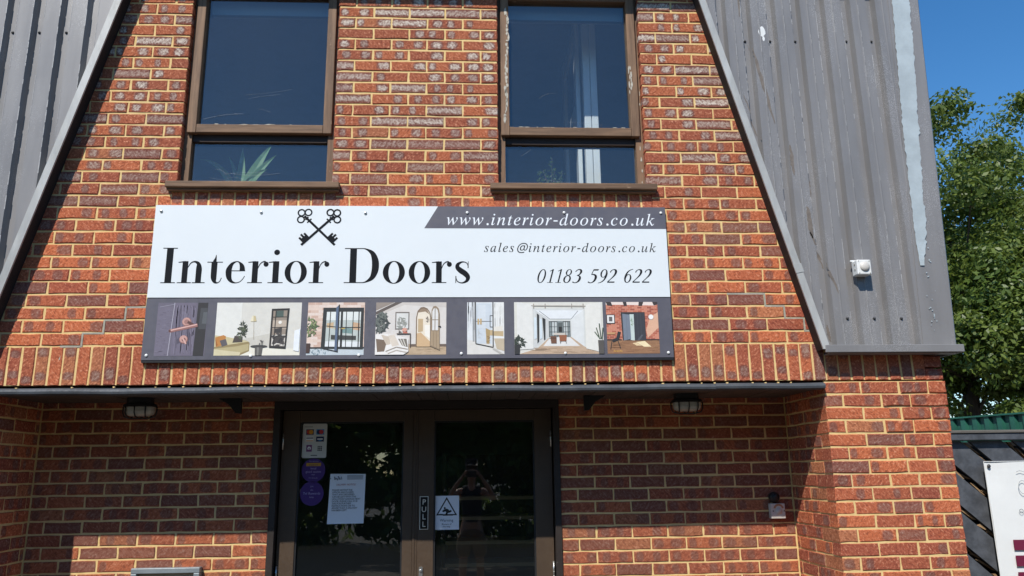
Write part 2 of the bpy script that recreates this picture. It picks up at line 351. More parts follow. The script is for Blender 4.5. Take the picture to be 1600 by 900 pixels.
GLYPHS = {   # outlines of the slanted letters: advance, points, faces (thousandths)
 'w': (446, [48,-8,44,175,44,197,43,217,41,234,39,248,36,259,33,268,25,280,14,286,0,289,-3,289,-2,300,10,302,20,304,30,306,39,308,47,310,54,312,60,314,65,315,70,316,74,317,77,317,80,317,88,301,94,252,97,171,98,91,238,317,250,317,275,71,323,128,343,153,360,175,373,195,382,213,387,228,389,240,387,245,383,251,376,259,369,268,364,277,363,287,364,295,366,302,371,308,377,313,384,315,392,316,400,315,407,311,414,305,419,296,421,285,422,273,413,232,386,180,340,117,240,-8,230,-8,205,221,60,-8], [[23,25,24],[28,30,29],[28,62,30],[62,31,30],[22,25,23],[21,25,22],[49,51,50],[20,25,21],[48,51,49],[19,25,20],[48,52,51],[18,25,19],[47,52,48],[17,25,18],[47,53,52],[16,25,17],[46,53,47],[15,25,16],[14,25,15],[46,54,53],[13,25,14],[45,54,46],[12,25,13],[12,26,25],[11,10,12],[10,9,12],[9,26,12],[45,55,54],[44,55,45],[43,55,44],[8,26,9],[43,56,55],[7,26,8],[42,56,43],[42,57,56],[6,26,7],[41,57,42],[5,26,6],[40,57,41],[5,27,26],[39,57,40],[4,27,5],[38,57,39],[37,57,38],[3,27,4],[37,58,57],[36,58,37],[28,63,62],[61,31,62],[2,27,3],[35,58,36],[1,27,2],[34,58,35],[34,59,58],[33,59,34],[0,27,1],[0,28,27],[32,59,33],[31,59,32],[31,60,59],[0,63,28],[61,60,31]]),
 'i': (177, [33,-8,15,-4,4,8,0,29,0,36,1,44,3,53,6,63,8,74,11,86,55,241,56,245,57,249,58,254,59,258,60,261,60,264,59,272,55,278,50,282,42,285,31,287,17,287,20,299,36,301,51,303,65,305,77,307,87,308,96,310,110,314,119,316,124,316,128,315,130,313,131,308,131,306,131,305,130,303,130,300,129,298,128,296,63,79,60,67,58,58,58,52,59,41,64,34,72,32,87,38,106,55,130,84,140,74,102,28,67,1,122,394,114,395,106,398,98,404,93,411,89,419,88,428,89,436,93,445,98,452,106,458,114,462,122,463,131,462,139,458,147,452,153,445,156,437,157,428,156,419,153,410,147,403,140,398,132,395], [[66,68,67],[66,69,68],[65,69,66],[65,70,69],[64,70,65],[64,71,70],[63,71,64],[63,72,71],[62,72,63],[62,73,72],[61,73,62],[60,73,61],[60,74,73],[59,74,60],[59,75,74],[58,75,59],[58,76,75],[57,76,58],[57,77,76],[56,77,57],[56,78,77],[55,78,56],[31,33,32],[30,33,31],[30,34,33],[29,34,30],[29,35,34],[28,35,29],[27,35,28],[27,36,35],[26,36,27],[26,37,36],[25,37,26],[25,38,37],[24,38,25],[24,39,38],[23,39,24],[23,40,39],[22,40,23],[22,41,40],[22,21,41],[21,20,41],[20,19,41],[19,18,41],[18,17,41],[17,16,41],[16,42,41],[15,42,16],[14,42,15],[13,42,14],[12,42,13],[11,42,12],[10,42,11],[9,42,10],[8,42,9],[50,52,51],[8,43,42],[7,43,8],[50,53,52],[7,44,43],[6,44,7],[6,45,44],[49,53,50],[5,45,6],[5,46,45],[4,46,5],[4,47,46],[48,53,49],[3,47,4],[3,48,47],[3,53,48],[2,53,3],[2,54,53],[1,54,2],[1,0,54]]),
 'n': (364, [222,-9,213,-8,205,-5,198,1,193,8,190,17,189,28,192,49,201,86,216,140,231,195,239,233,242,254,241,265,235,272,225,275,216,273,206,270,195,263,183,255,172,244,159,232,147,219,135,205,123,189,112,174,102,158,93,142,76,105,59,58,42,0,-12,0,53,221,58,238,61,252,62,263,61,270,58,276,53,280,46,283,36,284,23,285,17,285,19,297,37,299,53,301,67,303,80,305,91,307,100,310,114,313,125,316,130,316,131,316,132,315,133,314,134,312,134,310,133,308,93,177,126,220,158,254,188,281,216,300,241,311,263,315,285,311,298,299,302,278,302,269,301,261,300,252,298,242,296,232,293,222,254,88,251,79,249,71,247,64,246,58,245,53,245,49,247,40,251,35,259,34,274,40,291,59,312,91,322,83,290,32,256,1], [[51,53,52],[51,54,53],[50,54,51],[50,55,54],[64,66,65],[50,56,55],[49,56,50],[49,57,56],[63,66,64],[63,67,66],[49,58,57],[48,58,49],[48,59,58],[47,59,48],[46,59,47],[45,59,46],[44,37,45],[37,36,45],[36,59,45],[62,67,63],[43,38,44],[38,37,44],[62,68,67],[42,41,43],[41,40,43],[40,39,43],[39,38,43],[61,16,62],[16,15,62],[15,68,62],[15,69,68],[14,69,15],[61,17,16],[13,69,14],[35,59,36],[61,18,17],[13,70,69],[12,70,13],[61,19,18],[34,59,35],[12,71,70],[61,20,19],[60,20,61],[11,71,12],[33,59,34],[11,72,71],[60,21,20],[11,73,72],[32,59,33],[10,73,11],[10,74,73],[60,22,21],[10,75,74],[31,59,32],[59,22,60],[59,23,22],[59,24,23],[9,75,10],[59,25,24],[31,25,59],[31,26,25],[31,27,26],[31,28,27],[8,75,9],[31,29,28],[86,88,87],[8,76,75],[7,76,8],[86,89,88],[7,77,76],[7,78,77],[7,79,78],[85,89,86],[7,80,79],[31,30,29],[7,81,80],[7,82,81],[6,82,7],[6,83,82],[84,89,85],[6,84,83],[6,89,84],[6,90,89],[5,90,6],[4,90,5],[3,90,4],[3,0,90],[2,0,3],[1,0,2]]),
 't': (187, [33,-8,15,-4,4,7,1,26,1,32,1,38,2,44,4,50,5,56,7,62,66,283,19,283,22,297,63,313,100,344,136,392,151,392,126,304,183,304,177,283,120,283,66,78,62,64,60,53,60,45,61,37,65,32,72,31,85,36,102,52,124,79,134,68,99,26,66,0], [[14,16,15],[14,17,16],[13,17,14],[12,17,13],[12,18,17],[12,19,18],[11,19,12],[10,19,11],[9,20,10],[20,19,10],[9,21,20],[29,31,30],[9,22,21],[29,32,31],[9,23,22],[8,23,9],[7,23,8],[7,24,23],[28,32,29],[6,24,7],[6,25,24],[5,25,6],[4,25,5],[4,26,25],[27,32,28],[4,27,26],[3,27,4],[3,32,27],[2,32,3],[2,33,32],[1,33,2],[1,0,33]]),
 'e': (287, [89,-7,62,-4,39,6,21,21,7,42,-1,68,-4,99,-3,120,2,143,9,165,19,188,31,210,46,231,63,250,81,268,101,283,132,302,164,313,195,316,214,315,229,310,242,303,251,293,256,281,258,266,252,239,236,213,208,189,170,169,121,153,61,142,60,134,58,126,57,118,57,111,57,104,56,98,63,58,84,34,119,26,151,32,185,50,221,81,231,71,209,47,187,27,165,12,141,2,116,-5,64,158,106,167,140,180,168,199,188,221,200,245,204,271,201,286,193,295,180,298,166,296,151,290,137,280,122,266,108,250,95,230,83,208,73,184], [[17,19,18],[17,20,19],[16,20,17],[16,21,20],[16,22,21],[15,59,16],[59,58,16],[58,22,16],[57,22,58],[15,60,59],[56,22,57],[56,23,22],[15,61,60],[55,23,56],[14,61,15],[55,24,23],[14,62,61],[54,24,55],[13,62,14],[13,63,62],[54,25,24],[12,63,13],[12,64,63],[53,25,54],[53,26,25],[11,64,12],[11,65,64],[52,26,53],[52,27,26],[10,65,11],[10,66,65],[51,27,52],[51,28,27],[9,66,10],[9,49,66],[50,28,51],[50,29,28],[49,29,50],[8,49,9],[8,29,49],[8,30,29],[7,30,8],[7,31,30],[7,32,31],[7,33,32],[6,33,7],[6,34,33],[6,35,34],[6,36,35],[5,36,6],[5,37,36],[41,43,42],[41,44,43],[4,37,5],[4,38,37],[40,44,41],[40,45,44],[3,38,4],[3,39,38],[39,45,40],[39,46,45],[3,46,39],[2,46,3],[2,47,46],[1,47,2],[1,48,47],[0,48,1]]),
 'r': (224, [-13,0,46,209,51,231,55,247,56,259,55,268,52,275,47,279,39,281,28,283,13,284,15,297,31,299,46,302,59,304,71,306,81,308,90,310,104,314,113,316,118,316,123,315,125,312,124,308,89,179,137,255,177,301,208,316,216,315,223,312,229,307,233,300,236,292,237,283,236,271,232,261,226,253,219,246,210,242,200,240,193,241,186,244,180,248,175,253,172,260,170,268,118,199,75,110,41,0], [[19,21,20],[26,28,27],[18,21,19],[18,22,21],[26,29,28],[17,22,18],[17,23,22],[26,30,29],[16,23,17],[15,23,16],[15,24,23],[26,31,30],[14,24,15],[13,24,14],[12,6,13],[6,5,13],[5,24,13],[25,31,26],[25,45,31],[45,32,31],[11,7,12],[7,6,12],[10,9,11],[9,8,11],[8,7,11],[45,33,32],[45,34,33],[45,35,34],[4,24,5],[25,46,45],[44,35,45],[44,36,35],[43,36,44],[3,24,4],[24,46,25],[42,36,43],[42,37,36],[41,37,42],[2,24,3],[41,38,37],[40,38,41],[40,39,38],[1,24,2],[0,24,1],[24,47,46],[0,47,24],[0,48,47]]),
 'o': (351, [105,-8,75,-5,48,5,26,22,9,44,-1,71,-4,102,-2,128,4,153,14,178,27,203,43,226,61,247,82,267,104,284,128,298,152,308,177,314,201,316,234,313,261,303,283,286,300,264,310,237,314,206,312,184,307,161,299,138,288,115,275,94,260,73,243,54,224,37,203,23,171,6,139,-5,113,11,131,14,149,21,166,32,182,47,197,65,211,85,224,108,234,131,243,155,249,180,253,204,255,226,248,267,229,291,197,299,176,295,154,285,132,268,112,244,94,216,78,183,66,149,58,115,56,83,57,62,62,44,71,30,82,20,96,13], [[17,19,18],[16,19,17],[16,20,19],[15,20,16],[15,51,20],[51,21,20],[15,52,51],[50,21,51],[14,52,15],[14,53,52],[49,21,50],[49,22,21],[14,54,53],[13,54,14],[13,55,54],[12,55,13],[48,22,49],[48,23,22],[11,55,12],[11,56,55],[48,24,23],[47,24,48],[10,56,11],[10,57,56],[47,25,24],[46,25,47],[9,57,10],[46,26,25],[9,58,57],[45,26,46],[8,58,9],[45,27,26],[44,27,45],[7,58,8],[7,59,58],[44,28,27],[43,28,44],[6,59,7],[43,29,28],[6,60,59],[42,29,43],[5,60,6],[42,30,29],[41,30,42],[5,61,60],[41,31,30],[4,61,5],[40,31,41],[4,62,61],[40,32,31],[39,32,40],[3,62,4],[3,63,62],[39,33,32],[38,33,39],[3,64,63],[38,34,33],[2,64,3],[37,34,38],[2,65,64],[36,34,37],[2,36,65],[2,34,36],[2,35,34],[1,35,2],[1,0,35]]),
 'd': (355, [61,-8,41,-6,24,1,10,13,-1,30,-7,50,-9,73,-7,95,-2,119,5,143,16,168,29,193,44,217,61,240,80,261,99,279,115,291,130,300,146,307,161,312,177,315,192,316,216,314,232,306,242,293,273,416,273,419,274,422,275,426,275,429,275,433,275,436,275,442,272,447,268,451,262,453,254,454,243,455,233,455,236,467,263,470,287,474,306,479,320,483,331,486,338,487,342,486,344,484,345,480,344,478,344,476,344,473,343,471,343,469,343,468,240,81,239,73,237,66,236,60,235,54,234,49,234,44,236,36,241,32,250,30,264,36,283,53,306,81,317,72,297,47,279,27,263,11,248,1,232,-6,217,-8,198,-4,186,7,183,27,185,48,191,76,201,112,178,75,155,45,133,21,110,5,86,-5,91,28,102,29,115,35,127,43,140,55,153,69,165,85,177,103,188,122,199,142,208,163,216,183,223,204,228,224,231,242,232,259,231,271,228,281,223,289,216,295,208,299,198,300,176,297,154,286,132,268,111,244,92,214,75,178,62,141,54,108,51,78,52,63,56,51,62,41,70,34,79,29], [[44,46,45],[44,47,46],[43,47,44],[43,48,47],[42,48,43],[42,49,48],[41,49,42],[41,50,49],[41,51,50],[40,51,41],[40,52,51],[40,53,52],[39,53,40],[39,54,53],[39,34,54],[34,33,54],[33,32,54],[32,31,54],[31,30,54],[30,29,54],[29,55,54],[38,37,39],[37,36,39],[36,35,39],[35,34,39],[28,55,29],[27,55,28],[26,55,27],[25,55,26],[24,55,25],[20,22,21],[19,22,20],[19,23,22],[18,23,19],[17,23,18],[17,107,23],[107,106,23],[106,24,23],[17,108,107],[16,108,17],[105,24,106],[16,109,108],[104,24,105],[104,103,24],[103,102,24],[102,101,24],[101,55,24],[15,109,16],[15,110,109],[14,110,15],[14,111,110],[13,111,14],[100,55,101],[13,112,111],[99,55,100],[12,112,13],[98,55,99],[11,112,12],[11,113,112],[97,55,98],[10,113,11],[96,55,97],[10,114,113],[9,114,10],[95,55,96],[8,114,9],[94,80,95],[80,55,95],[8,115,114],[93,80,94],[7,115,8],[93,81,80],[79,55,80],[7,116,115],[92,81,93],[6,116,7],[91,81,92],[79,56,55],[66,68,67],[6,117,116],[78,56,79],[91,82,81],[78,57,56],[5,117,6],[66,69,68],[90,82,91],[78,58,57],[5,118,117],[78,59,58],[89,82,90],[78,60,59],[65,69,66],[5,119,118],[4,119,5],[78,61,60],[77,61,78],[65,70,69],[89,83,82],[77,62,61],[88,83,89],[4,120,119],[77,63,62],[64,70,65],[87,83,88],[4,121,120],[77,64,63],[77,70,64],[3,121,4],[86,83,87],[3,86,121],[3,83,86],[76,70,77],[76,71,70],[3,84,83],[2,84,3],[76,72,71],[75,72,76],[2,85,84],[1,85,2],[75,73,72],[74,73,75],[1,0,85]]),
 's': (248, [78,-8,61,-7,45,-5,32,-1,22,3,13,5,6,6,-1,5,-6,2,-9,-4,-22,-4,-7,106,4,105,7,77,14,53,24,35,37,21,53,13,71,10,86,12,99,17,110,26,119,38,124,52,126,69,123,85,116,102,104,120,97,129,90,138,83,147,77,156,70,165,63,175,56,185,51,196,46,206,42,217,40,227,40,238,42,259,50,278,63,294,80,306,100,314,123,316,140,316,154,313,166,310,176,305,186,303,193,302,202,304,207,308,209,314,220,314,207,214,195,214,184,261,163,289,130,299,120,298,110,294,102,287,96,279,92,270,91,261,93,245,102,228,116,208,123,199,130,190,136,181,143,172,149,163,155,154,162,143,168,132,173,122,176,111,179,100,179,89,178,71,173,55,166,40,156,26,144,15,130,5,114,-2,97,-7], [[44,46,45],[44,47,46],[53,55,54],[53,56,55],[43,47,44],[43,48,47],[43,49,48],[52,56,53],[42,49,43],[42,50,49],[51,56,52],[42,60,50],[60,51,50],[60,59,51],[59,58,51],[58,56,51],[42,61,60],[42,62,61],[41,62,42],[41,63,62],[41,64,63],[41,65,64],[40,65,41],[40,66,65],[57,56,58],[40,67,66],[39,67,40],[39,68,67],[38,68,39],[38,69,68],[37,69,38],[36,69,37],[36,70,69],[35,70,36],[35,71,70],[34,71,35],[34,72,71],[33,72,34],[33,73,72],[32,73,33],[32,74,73],[31,74,32],[31,75,74],[30,75,31],[30,76,75],[29,76,30],[29,77,76],[28,77,29],[28,78,77],[27,78,28],[27,79,78],[26,79,27],[26,80,79],[10,12,11],[10,13,12],[25,80,26],[25,81,80],[25,82,81],[24,82,25],[10,14,13],[24,83,82],[23,83,24],[23,84,83],[10,15,14],[22,84,23],[22,85,84],[21,85,22],[10,7,15],[7,16,15],[21,86,85],[20,86,21],[7,6,16],[6,17,16],[19,86,20],[19,87,86],[6,18,17],[18,87,19],[6,87,18],[5,87,6],[4,87,5],[4,88,87],[10,8,7],[3,88,4],[10,9,8],[2,88,3],[2,89,88],[1,89,2],[1,0,89]]),
 'c': (298, [99,-8,70,-5,46,6,26,23,11,46,2,75,-1,109,1,131,5,153,12,175,22,197,34,217,48,237,64,255,82,272,102,286,133,303,166,313,199,316,219,315,235,310,249,302,259,292,265,280,267,267,266,256,263,246,258,239,251,233,243,229,233,228,217,231,207,240,204,255,204,260,205,264,207,268,209,271,211,275,214,279,215,281,216,282,218,284,219,286,220,288,220,289,218,295,210,298,197,299,174,296,151,286,130,271,110,250,93,225,79,196,68,165,61,136,59,107,61,83,67,63,76,46,89,33,104,25,122,23,157,29,192,49,228,82,238,71,193,27,146,1], [[17,19,18],[17,20,19],[16,20,17],[16,21,20],[15,49,16],[49,48,16],[48,21,16],[48,47,21],[47,22,21],[46,22,47],[15,50,49],[45,22,46],[45,23,22],[44,23,45],[43,23,44],[15,51,50],[42,23,43],[14,51,15],[41,23,42],[40,23,41],[39,23,40],[39,24,23],[38,24,39],[37,24,38],[13,51,14],[36,24,37],[13,52,51],[35,24,36],[35,25,24],[34,25,35],[33,25,34],[33,26,25],[12,52,13],[32,26,33],[12,53,52],[32,27,26],[31,27,32],[31,28,27],[11,53,12],[31,29,28],[30,29,31],[11,54,53],[10,54,11],[9,54,10],[9,55,54],[8,55,9],[8,56,55],[7,56,8],[7,57,56],[6,57,7],[5,57,6],[5,58,57],[5,59,58],[65,67,66],[4,59,5],[65,68,67],[4,60,59],[64,68,65],[3,60,4],[3,61,60],[3,62,61],[63,68,64],[63,69,68],[3,63,62],[2,63,3],[2,69,63],[1,69,2],[1,0,69]]),
 'u': (364, [46,-8,33,-7,23,-3,15,4,9,13,5,24,4,38,4,46,6,56,8,69,11,82,14,98,19,116,50,228,52,235,53,241,54,247,55,253,56,259,56,265,55,273,52,279,47,283,39,286,28,287,13,287,15,300,32,302,46,304,59,306,71,307,81,309,90,311,105,314,114,316,119,316,124,316,127,314,128,312,128,310,127,307,127,304,126,301,126,298,125,296,71,107,67,94,64,83,62,74,60,66,59,59,59,54,61,42,68,35,79,32,93,35,107,42,124,54,141,71,159,91,177,115,195,142,211,171,227,203,241,237,252,272,261,309,314,309,255,92,250,73,247,58,246,47,248,39,252,34,260,32,275,38,294,55,315,84,324,75,291,29,257,1,222,-8,204,-4,192,7,189,27,190,42,193,60,199,81,220,153,187,104,156,63,127,32,99,10,72,-4], [[34,36,35],[34,37,36],[33,37,34],[33,38,37],[32,38,33],[32,39,38],[31,39,32],[31,40,39],[30,40,31],[65,67,66],[65,68,67],[29,40,30],[29,41,40],[28,41,29],[28,42,41],[27,42,28],[26,42,27],[26,43,42],[25,43,26],[25,44,43],[25,24,44],[24,23,44],[23,22,44],[22,21,44],[21,20,44],[20,19,44],[19,45,44],[64,68,65],[18,45,19],[17,45,18],[16,45,17],[15,45,16],[14,45,15],[63,68,64],[13,45,14],[12,45,13],[62,68,63],[61,88,62],[88,68,62],[61,89,88],[87,68,88],[60,89,61],[11,45,12],[59,89,60],[11,46,45],[59,90,89],[10,46,11],[10,47,46],[87,69,68],[58,90,59],[76,78,77],[10,48,47],[9,48,10],[86,69,87],[76,79,78],[9,49,48],[86,70,69],[57,90,58],[8,49,9],[8,50,49],[57,91,90],[85,70,86],[8,51,50],[85,71,70],[7,51,8],[75,79,76],[56,91,57],[7,52,51],[85,72,71],[6,52,7],[55,91,56],[84,72,85],[6,53,52],[84,73,72],[74,79,75],[5,53,6],[54,91,55],[5,54,53],[84,74,73],[5,91,54],[84,79,74],[5,92,91],[84,80,79],[83,80,84],[4,92,5],[3,92,4],[3,93,92],[82,80,83],[2,93,3],[82,81,80],[1,93,2],[1,0,93]]),
 'k': (339, [218,-7,206,-6,196,0,187,9,179,23,170,41,161,63,120,161,78,129,41,0,-13,0,103,414,105,422,106,428,106,435,105,442,103,448,98,452,92,454,83,455,71,455,62,455,66,468,82,470,96,472,109,474,121,477,131,479,140,481,147,483,153,484,158,486,163,486,166,487,169,487,172,486,175,484,175,480,174,474,173,470,172,465,84,157,195,240,214,256,226,269,230,280,226,288,215,292,197,294,203,306,337,306,334,293,332,293,306,289,278,276,246,255,164,193,214,73,219,63,223,54,229,47,235,41,241,37,248,36,263,40,281,55,301,79,311,69,294,45,278,26,261,11,245,1,231,-5], [[33,35,34],[32,35,33],[31,35,32],[31,36,35],[30,36,31],[29,36,30],[29,37,36],[28,37,29],[27,37,28],[27,38,37],[26,38,27],[25,38,26],[24,38,25],[24,39,38],[23,39,24],[22,39,23],[22,40,39],[21,40,22],[21,20,40],[20,19,40],[19,18,40],[18,17,40],[17,16,40],[16,15,40],[15,14,40],[14,13,40],[13,41,40],[12,41,13],[11,41,12],[10,41,11],[48,50,49],[48,51,50],[47,52,48],[52,51,48],[47,53,52],[46,53,47],[46,54,53],[45,54,46],[44,54,45],[44,55,54],[43,55,44],[42,55,43],[42,56,55],[41,56,42],[41,7,56],[7,57,56],[41,8,7],[6,57,7],[10,8,41],[10,9,8],[65,67,66],[6,58,57],[65,68,67],[5,58,6],[5,59,58],[64,68,65],[5,60,59],[5,61,60],[64,69,68],[4,61,5],[4,62,61],[63,69,64],[4,63,62],[4,69,63],[4,70,69],[3,70,4],[3,71,70],[2,71,3],[2,72,71],[1,72,2],[1,0,72]]),
 'a': (342, [50,-8,33,-6,20,0,8,10,0,25,-5,43,-7,64,-4,101,4,138,18,175,38,211,61,244,90,274,121,298,152,312,183,316,208,312,224,300,232,280,241,309,292,309,231,90,226,71,223,55,222,44,223,39,227,36,233,35,245,40,261,55,282,80,291,72,256,27,224,1,195,-8,180,-5,171,6,168,23,170,42,178,74,191,118,166,79,142,48,119,23,97,6,74,-5,82,33,93,35,104,39,116,48,128,59,140,72,152,87,164,104,175,122,185,141,195,161,203,181,210,201,215,221,218,240,219,257,215,280,204,294,185,299,164,295,143,284,124,266,105,241,88,211,74,175,68,157,63,139,58,122,55,105,54,89,53,73,56,51,66,37], [[14,16,15],[14,17,16],[13,17,14],[18,20,19],[18,21,20],[13,64,17],[64,63,17],[63,18,17],[13,65,64],[12,65,13],[12,66,65],[62,18,63],[12,67,66],[61,18,62],[61,21,18],[11,67,12],[11,68,67],[60,21,61],[10,68,11],[10,69,68],[59,21,60],[58,21,59],[9,69,10],[9,70,69],[57,21,58],[56,21,57],[8,70,9],[8,71,70],[55,21,56],[8,72,71],[54,40,55],[40,21,55],[8,73,72],[7,73,8],[53,40,54],[7,74,73],[53,41,40],[39,21,40],[7,75,74],[52,41,53],[6,75,7],[39,22,21],[6,76,75],[51,41,52],[29,31,30],[51,42,41],[38,22,39],[6,77,76],[29,32,31],[50,42,51],[38,23,22],[5,77,6],[49,42,50],[38,24,23],[28,32,29],[5,78,77],[48,42,49],[48,43,42],[38,25,24],[4,78,5],[37,25,38],[27,32,28],[47,43,48],[37,26,25],[4,46,78],[37,27,26],[37,32,27],[46,43,47],[4,43,46],[37,33,32],[3,43,4],[3,44,43],[36,33,37],[2,44,3],[2,45,44],[35,33,36],[35,34,33],[1,45,2],[1,0,45]]),
 'l': (173, [32,-7,22,-6,14,-3,7,2,2,8,-1,17,-2,26,-2,33,0,43,2,54,6,67,9,82,13,99,98,412,100,420,101,426,101,433,100,442,97,449,92,453,85,456,73,458,58,459,60,471,76,473,91,475,104,476,115,478,126,480,134,482,149,485,158,486,163,487,168,486,170,484,171,481,170,476,169,471,168,465,62,84,59,69,56,57,56,50,57,41,61,36,68,34,82,40,100,55,122,82,133,72,114,47,95,27,77,12,60,1,45,-5], [[31,33,32],[30,33,31],[30,34,33],[29,34,30],[29,35,34],[28,35,29],[28,36,35],[27,36,28],[26,36,27],[25,36,26],[25,37,36],[24,37,25],[23,37,24],[22,37,23],[22,38,37],[22,21,38],[21,20,38],[20,19,38],[19,18,38],[18,17,38],[17,16,38],[16,15,38],[15,39,38],[14,39,15],[13,39,14],[12,39,13],[11,39,12],[11,40,39],[10,40,11],[47,49,48],[47,50,49],[10,41,40],[9,41,10],[9,42,41],[46,50,47],[8,42,9],[8,43,42],[46,51,50],[7,43,8],[7,44,43],[45,51,46],[7,45,44],[7,51,45],[6,51,7],[6,52,51],[5,52,6],[4,52,5],[4,53,52],[3,53,4],[2,53,3],[2,54,53],[1,54,2],[1,0,54]]),
 '.': (180, [89,-9,79,-8,69,-5,60,1,54,10,50,22,48,36,50,51,54,63,60,71,69,77,79,80,89,81,100,80,110,77,119,71,126,63,130,51,132,36,130,22,126,10,119,1,110,-5,100,-8], [[11,13,12],[10,13,11],[10,14,13],[9,14,10],[9,15,14],[8,15,9],[8,16,15],[8,17,16],[7,17,8],[7,18,17],[6,18,7],[5,18,6],[5,19,18],[4,19,5],[4,20,19],[3,20,4],[3,21,20],[2,21,3],[2,22,21],[1,22,2],[1,23,22],[0,23,1]]),
 '-': (216, [27,154,27,206,189,206,189,154], [[0,2,1],[0,3,2]]),
 '@': (604, [291,-60,241,-56,195,-47,155,-30,120,-8,92,21,69,55,52,94,42,139,39,188,41,229,48,267,58,304,73,338,92,369,115,397,141,421,171,441,204,458,241,470,281,477,324,480,369,476,410,467,448,451,482,429,510,401,534,368,551,330,561,287,565,240,564,219,562,199,558,179,552,160,545,142,536,126,525,111,513,98,500,88,484,80,467,75,449,73,429,75,413,81,400,91,390,103,382,117,378,132,375,132,365,116,354,102,339,90,322,81,302,75,280,73,249,77,222,88,201,107,186,133,176,163,173,198,175,227,181,253,191,276,204,297,220,315,240,330,263,341,288,347,316,349,335,349,355,347,374,344,391,341,406,337,418,333,412,197,411,190,411,184,411,180,411,177,411,174,411,173,412,152,417,136,423,126,432,120,442,116,453,115,466,117,478,122,488,132,497,145,504,160,510,178,514,197,517,218,518,240,515,280,507,315,493,346,474,373,451,395,423,412,393,425,360,433,324,435,275,432,232,421,194,404,162,380,135,351,115,317,99,278,90,236,87,190,93,129,111,78,140,38,180,8,230,-10,291,-15,318,-14,344,-11,369,-6,393,0,415,6,435,13,435,-32,415,-40,394,-46,370,-52,346,-56,319,-59,289,115,312,118,330,127,343,143,353,164,359,188,362,216,366,300,360,302,352,303,344,305,335,306,326,307,316,307,296,305,278,300,263,291,251,279,241,265,234,249,230,232,227,215,226,197,228,171,233,150,243,134,256,123,271,117], [[20,22,21],[19,22,20],[19,23,22],[18,23,19],[18,24,23],[17,24,18],[17,107,24],[107,25,24],[16,108,17],[108,107,17],[106,25,107],[105,25,106],[16,109,108],[105,26,25],[104,26,105],[16,110,109],[15,110,16],[103,26,104],[15,111,110],[103,27,26],[14,111,15],[102,27,103],[14,112,111],[101,27,102],[13,112,14],[101,28,27],[13,113,112],[69,71,70],[69,72,71],[68,72,69],[68,73,72],[100,28,101],[68,74,73],[68,75,74],[67,75,68],[12,113,13],[67,76,75],[67,143,76],[143,142,76],[142,77,76],[100,29,28],[66,146,67],[146,145,67],[145,144,67],[144,143,67],[12,114,113],[99,29,100],[65,148,66],[148,147,66],[147,146,66],[65,149,148],[65,150,149],[11,114,12],[141,77,142],[65,151,150],[64,151,65],[64,152,151],[99,30,29],[98,30,99],[64,153,152],[11,115,114],[63,153,64],[10,115,11],[63,154,153],[62,154,63],[62,155,154],[97,30,98],[97,31,30],[10,116,115],[62,156,155],[9,116,10],[61,156,62],[97,32,31],[96,32,97],[140,77,141],[61,157,156],[96,33,32],[60,157,61],[95,33,96],[60,158,157],[140,78,77],[9,117,116],[140,79,78],[139,79,140],[8,117,9],[139,80,79],[139,81,80],[95,34,33],[94,34,95],[139,82,81],[139,83,82],[139,84,83],[60,159,158],[138,84,139],[59,159,60],[94,35,34],[93,35,94],[138,85,84],[59,160,159],[92,35,93],[137,85,138],[92,36,35],[7,117,8],[137,49,85],[49,48,85],[48,86,85],[59,161,160],[58,161,59],[91,36,92],[137,50,49],[47,86,48],[7,118,117],[136,50,137],[47,87,86],[91,37,36],[58,162,161],[90,37,91],[47,88,87],[135,50,136],[58,135,162],[46,88,47],[89,37,90],[46,89,88],[135,51,50],[58,51,135],[46,37,89],[46,38,37],[57,51,58],[45,38,46],[57,52,51],[45,39,38],[6,118,7],[44,39,45],[57,53,52],[56,53,57],[44,40,39],[43,40,44],[56,54,53],[43,41,40],[6,119,118],[55,54,56],[42,41,43],[5,119,6],[5,120,119],[4,120,5],[127,129,128],[4,121,120],[126,129,127],[125,129,126],[124,129,125],[3,121,4],[3,122,121],[123,129,124],[122,129,123],[3,129,122],[2,129,3],[2,130,129],[2,131,130],[2,132,131],[1,132,2],[1,133,132],[1,134,133],[0,134,1]]),
}
# ------------------------------------------------------------------ the ground
gb = MB(); gb.poly([(-900,-900,0), (900,-900,0), (900,900,0), (-900,900,0)]); structure('ground', gb, M['ground'])

# ------------------------------------------------------------------ the building
D = 0.603                                   # depth of the recessed entrance
RL, RR, PR = -2.345, 2.385, 3.1075          # entrance sides, right corner of the pier
bld = thing('brick_building', 'red brick two storey commercial building with sloping grey metal cladding and recessed entrance', 'building', (0, 0, 0))
JO = 0.0045                                 # how far the mortar lies behind the brick faces
def xin(z): return 2.36-.2535*(z+.05)       # inner edge of the cladding (wall heights, 0 = top of soldiers)
HOLES = [(-1.411, -.501), (.501, 1.411)]    # window openings, from z = .975 up

w = MB()
ZT = 2.95
w.box(-3.0, 3.0, JO, .25, G-.2172, G+.93)
for a, b in ((-3.0, -1.416), (-.496, .496), (1.416, 3.0)): w.box(a, b, JO, .25, G+.93, G+ZT)
gable = part('gable_wall', w, M['mortar'], bld)
w = MB()
w.box(RL-.2, -.915, D+JO, D+.2, 0, G-.24); w.box(.9, RR+.1, D+JO, D+.2, 0, G-.24)
back = parts('entrance_wall', w, M['mortar'], bld)
w = MB()
w.box(RR+JO, PR-JO, JO, D+.004, 0, G-.2265)
pier = part('pier_wall', w, M['mortar'], bld)
w = MB(); w.box(RL-.9, RL-JO, JO, D+.004, 0, G-.2265); lpier = part('pier_wall', w, M['mortar'], bld)

